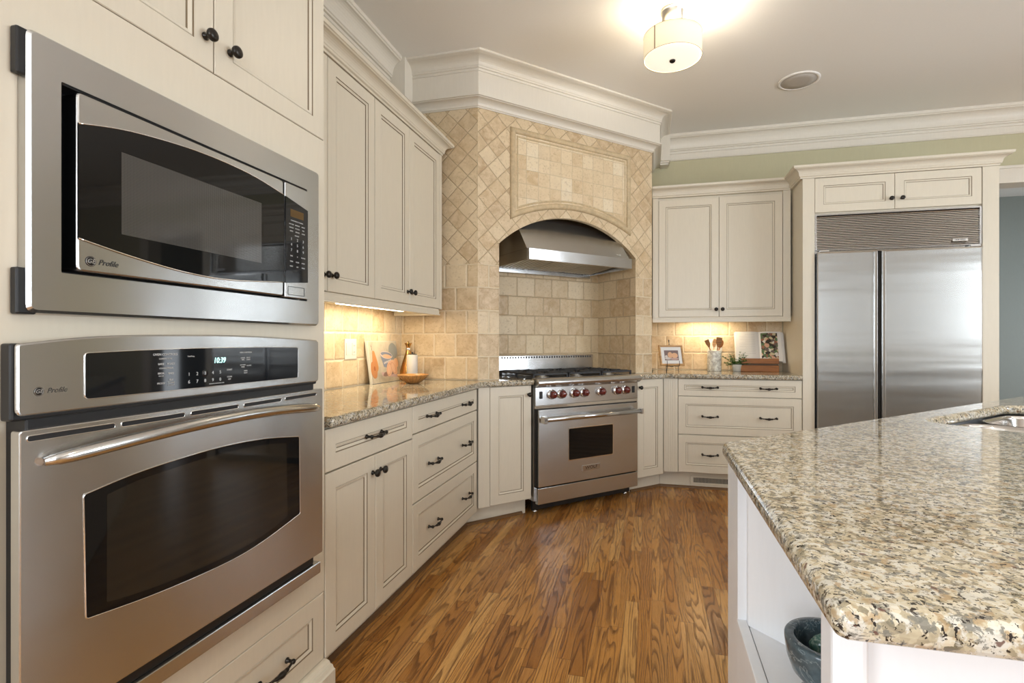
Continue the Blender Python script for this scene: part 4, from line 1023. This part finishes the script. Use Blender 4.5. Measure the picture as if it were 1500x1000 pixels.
# ================================================================ RIGHT COUNTER ITEMS
# picture on easel
yaw = radians(22); E0 = Matrix.Translation((.155, 4.36, CT)) @ Matrix.Rotation(yaw, 4, 'Z')
r = thing('picture_easel', 'small black wire easel on the counter right of the range', 'easel', E0, (0, 0, 0))
LN = radians(17)
mb = MB()
for sx in (-1, 1):
    x_ = sx*.052; mb.tube([(x_, -.020, 0), (x_, -.018, .03), (x_, -.014, .052), (x_, -.032, .054), (x_, -.036, .066), (x_, -.034, .098)], .0022, 6)
    mb.tube([(x_, -.014, .052), (x_, .012, .12), (0, .050, .235)], .0022, 6)
mb.tube([(0, .050, .235), (0, .054, .262), (0, .056, .268)], [.0022, .005, .002], 6); mb.tube([(0, .044, .20), (0, .095, 0)], .0022, 6); mb.tube([(-.052, -.014, .052), (.052, -.014, .052)], .0022, 6); mb.tube([(-.045, -.012, .062), (.0, -.002, .045), (.045, -.012, .062)], .0018, 6)
mb.build('wire_stand', 'iron', r)
r = thing('framed_picture', 'small print in a light wooden frame propped on the black easel', 'picture', E0, (0, -.031, .060), extra=Matrix.Rotation(-LN, 4, 'X'))
W_, H_ = .206, .172
mb = MB(); q = lambda i, yy: [(-W_/2+i, yy, i), (W_/2-i, yy, i), (W_/2-i, yy, H_-i), (-W_/2+i, yy, H_-i)]
mb.loft([q(0, .016), q(0, .004), q(.004, 0), q(.012, .001), q(.016, .005), q(.016, .012)], smooth=False, cap0=False, cap1=False)
mb.build('frame', 'woodlight', r)
MB().box(-W_/2+.015, .008, .015, W_/2-.015, .014, H_-.015).build('mat_board', 'page', r)
p_ = MB().box(-.060, .0072, .044, .060, .0079, .128).build('print', 'browngrey', r)
for cx, cz, rx, rz, m_ in ((-.012, .088, .020, .026, 'cut'), (.026, .084, .027, .022, 'cut'), (-.03, .060, .03, .010, 'pale'), (.02, .056, .038, .009, 'pinkish'), (-.045, .075, .012, .012, 'pale')):
    MB().prism(ell(cx, cz, rx, rz), .0066, .0071, ax='y').build('printed_shape', m_, p_)
outlet('cream outlet plate on the backsplash behind the utensil crock', WORLD, .483, .598, 1.072, 1.188, 4.8225)
# crock and utensils
x, y = .520, 4.690; T_ = Matrix.Translation((x, y, CT))
top(MB().lathe([(.056, 0), (.059, .003), (.059, .172), (.057, .177), (.051, .177), (.050, .172), (.050, .010), (.001, .008)], T_, 40), 'utensil_crock', 'whitemarble', 'round pale marble crock holding wooden spoons', 'crock', base=(x, y, CT))
def utensil(lab, cat, bx_, by_, tx, ty, tz, kind, w_, h_, roll, m_='woodspoon', g=None):
    p0 = Vector((x+bx_, y+by_, CT+.012)); p1 = Vector((x+tx, y+ty, tz)); d_ = (p1-p0).normalized()
    mb = MB().tube([p0, p0.lerp(p1, .5), p1], [.0045, .0045, .005], 8)
    side = Matrix.Rotation(roll, 3, 'Z') @ Vector((1, 0, 0)); side = (side-d_*side.dot(d_)).normalized(); nn = side.cross(d_)
    if kind == 'spatula': out = [(-.006, 0), (-w_*.8, h_*.45), (-w_, h_), (w_*.9, h_*1.02), (w_*.9, h_*.4), (.006, 0)]
    else: out = [(w_*sin(t)*(.85 if t < pi else 1), h_*.5-h_*.5*cos(t)) for t in [2*pi*i/16 for i in range(16)]]
    i0 = []; rings = []
    for off in (-.0028, .0028): rings.append([p1+side*a_+d_*b_+nn*off for a_, b_ in out])
    mb.loft(rings, smooth=False)
    return top(mb, kind if kind == 'spatula' else 'wooden_spoon', m_, lab, cat, base=tuple(p0), group=g)
utensil('flat wooden spatula leaning left out of the crock', 'spatula', .025, -.01, -.044, -.030, 1.118, 'spatula', .020, .066, 0)
utensil('broad wooden turner standing at the front of the crock', 'spatula', -.01, -.025, .024, -.040, 1.120, 'spatula', .026, .082, 0)
utensil('pale wooden spoon in the middle of the crock, beside the broad turner', 'spoon', -.02, .012, .0, .018, 1.115, 'spoon', .018, .078, 0, 'woodlight')
utensil('dark wooden spoon leaning right out of the crock', 'spoon', -.022, .02, .047, .030, 1.112, 'spoon', .022, .070, .3, 'woodmid')
# potted plant
x, y = .697, 4.650; T_ = Matrix.Translation((x, y, CT))
r = thing('potted_plant', 'small bushy green plant in a low white pot', 'plant', WORLD, (x, y, CT))
pt = MB().lathe([(.030, 0), (.034, .002), (.043, .056), (.043, .060), (.039, .060), (.036, .050), (.001, .048)], T_, 30).build('pot', 'white', r)
rnd = random.Random(3); mb = MB(); st = MB()
for k in range(46):
    a_ = rnd.uniform(0, 2*pi); el = rnd.uniform(.25, 1.35); L = rnd.uniform(.075, .125)*(1.05 if el < .8 else .95)
    dv = Vector((cos(a_)*cos(el), sin(a_)*cos(el)*.8, sin(el))); b0 = Vector((x+.015*cos(a_), y+.015*sin(a_), CT+.05)); pts = []
    for i in range(6):
        u = i/5; pts.append(b0+dv*L*u+Vector((0, 0, -.02*u*u*(1.3-el))))
    st.tube(pts, .0009, 4)
    for i in range(1, 6):
        for sgn in (-1, 1):
            p = pts[i]; la = a_+sgn*rnd.uniform(.6, 1.3); ld = Vector((cos(la), sin(la), rnd.uniform(.1, .7))).normalized(); lw = ld.cross(Vector((0, 0, 1))).normalized()*.0068; ll = rnd.uniform(.017, .025)
            q0 = p; q1 = p+ld*ll*.5+lw+Vector((0, 0, .002)); q2 = p+ld*ll; q3 = p+ld*ll*.5-lw+Vector((0, 0, .002)); qm = p+ld*ll*.5
            mm = 1 if rnd.random() < .12 else 0
            mb.face([q0, q1, qm], mm); mb.face([q1, q2, qm], mm); mb.face([q2, q3, qm], mm); mb.face([q3, q0, qm], mm)
fo = mb.build('foliage', ['leaf', 'leafpale'], r); st.build('stems', 'leaf', r)
# book stand and cookbook
F_ = frame(.872, 4.665, radians(-1))
r = thing('cookbook_stand', 'low wooden cookbook stand with a front ledge', 'stand', F_, (0, 0, CT))
MB().box(-.148, -.045, CT, .146, .075, CT+.054).build('base', 'woodmid', r, bevel=.003)
MB().box(-.146, -.020, CT+.054, .144, .055, CT+.070).build('spacer', 'shoe', r)
MB().prism([(-.068, CT+.070), (.055, CT+.070), (.055, CT+.082), (-.050, CT+.084), (-.056, CT+.112), (-.066, CT+.112)], -.150, .140, ax='x').build('ledge', 'woodmid', r, bevel=.002)
MB().prism([(.034, CT+.0825), (.048, CT+.0825), (.115, CT+.255), (.103, CT+.255)], -.13, .12, ax='x').build('back_board', 'woodmid', r, bevel=.002)
# the open book: leaning pages, two curved halves
lean = radians(20)
r = thing('cookbook', 'open cookbook with a food photograph on its right page, resting on the stand', 'book', F_, (.006, -.012, CT+.0855), extra=Matrix.Rotation(-lean, 4, 'X'))
HH = .262
def pageblock(sgn, wd, th0, th1, n=12):
    mb = MB(); fr_ = []; bk = []
    for i in range(n+1):
        u = i/n; X_ = sgn*wd*u; bow = -.016*sin(min(1, u*2.2)*pi/2)*(1-.55*u)-.004; fr_.append((X_, bow)); bk.append((X_, .012))
    poly = fr_+bk[::-1]
    return MB().prism(poly, 0, HH), fr_
for sgn, wd in ((-1, .186), (1, .172)):
    m_, fr_ = pageblock(sgn, wd, .02, .02); pb = m_.build('left_pages' if sgn < 0 else 'right_pages', 'page', r)
    if sgn > 0:
        ph_ = MB()
        for i in range(1, 10):
            a1, a2 = fr_[i], fr_[i+1]
            ph_.face([(a1[0], a1[1]-.0006, .015), (a2[0], a2[1]-.0006, .015), (a2[0], a2[1]-.0006, HH-.014), (a1[0], a1[1]-.0006, HH-.014)], 0, True, uv=[(a1[0], .015), (a2[0], .015), (a2[0], HH-.014), (a1[0], HH-.014)])
        ph_.build('food_photo', 'cookphoto', pb)
    else:
        ln = MB()
        for k_ in range(12):
            z_ = .235-k_*.0155; 
            for i in range(2, 10 if k_ % 4 else 7):
                a1, a2 = fr_[i], fr_[i+1]; ln.face([(a1[0], a1[1]-.0004, z_), (a2[0], a2[1]-.0004, z_), (a2[0], a2[1]-.0004, z_+.0016), (a1[0], a1[1]-.0004, z_+.0016)])
        ln.build('text_lines', 'pageline', pb)
mb = MB()
for i in range(4): mb.obox(Matrix.Translation((.178+i*.004, .004+i*.006, HH/2-.002*i)) @ Matrix.Rotation(radians(-22+i*6), 4, 'Z'), .011, .0008, HH/2-.001)
mb.build('loose_pages', 'page', r)
MB().box(-.192, .0125, -.001, .192, .0155, HH+.003).build('cover', 'white', r, bevel=.001)

# ================================================================ FLOOR REGISTER in the toe kick
FV = FF
r = thing('floor_register', 'cream metal air register in the toe kick under the wide drawer cabinet', 'vent', FV, (.44, .08, .033))
mb = MB(); x0, x1, z0, z1 = .297, .60, .034, .096
mb.box(x0, .078, z0, x1, .0845, z0+.012).box(x0, .078, z1-.010, x1, .0845, z1).box(x0, .078, z0+.012, x0+.022, .0845, z1-.010).box(x1-.022, .078, z0+.012, x1, .0845, z1-.010)
mb.build('frame', 'cabinet', r, bevel=.001)
mb = MB()
for k in range(26): xx = x0+.024+k*.0099; mb.box(xx, .079, z0+.012, xx+.0028, .083, z1-.010)
mb.build('bars', 'cabinet', r); MB().box(x0+.022, .0832, z0+.012, x1-.022, .0844, z1-.010).build('opening', 'black', r)
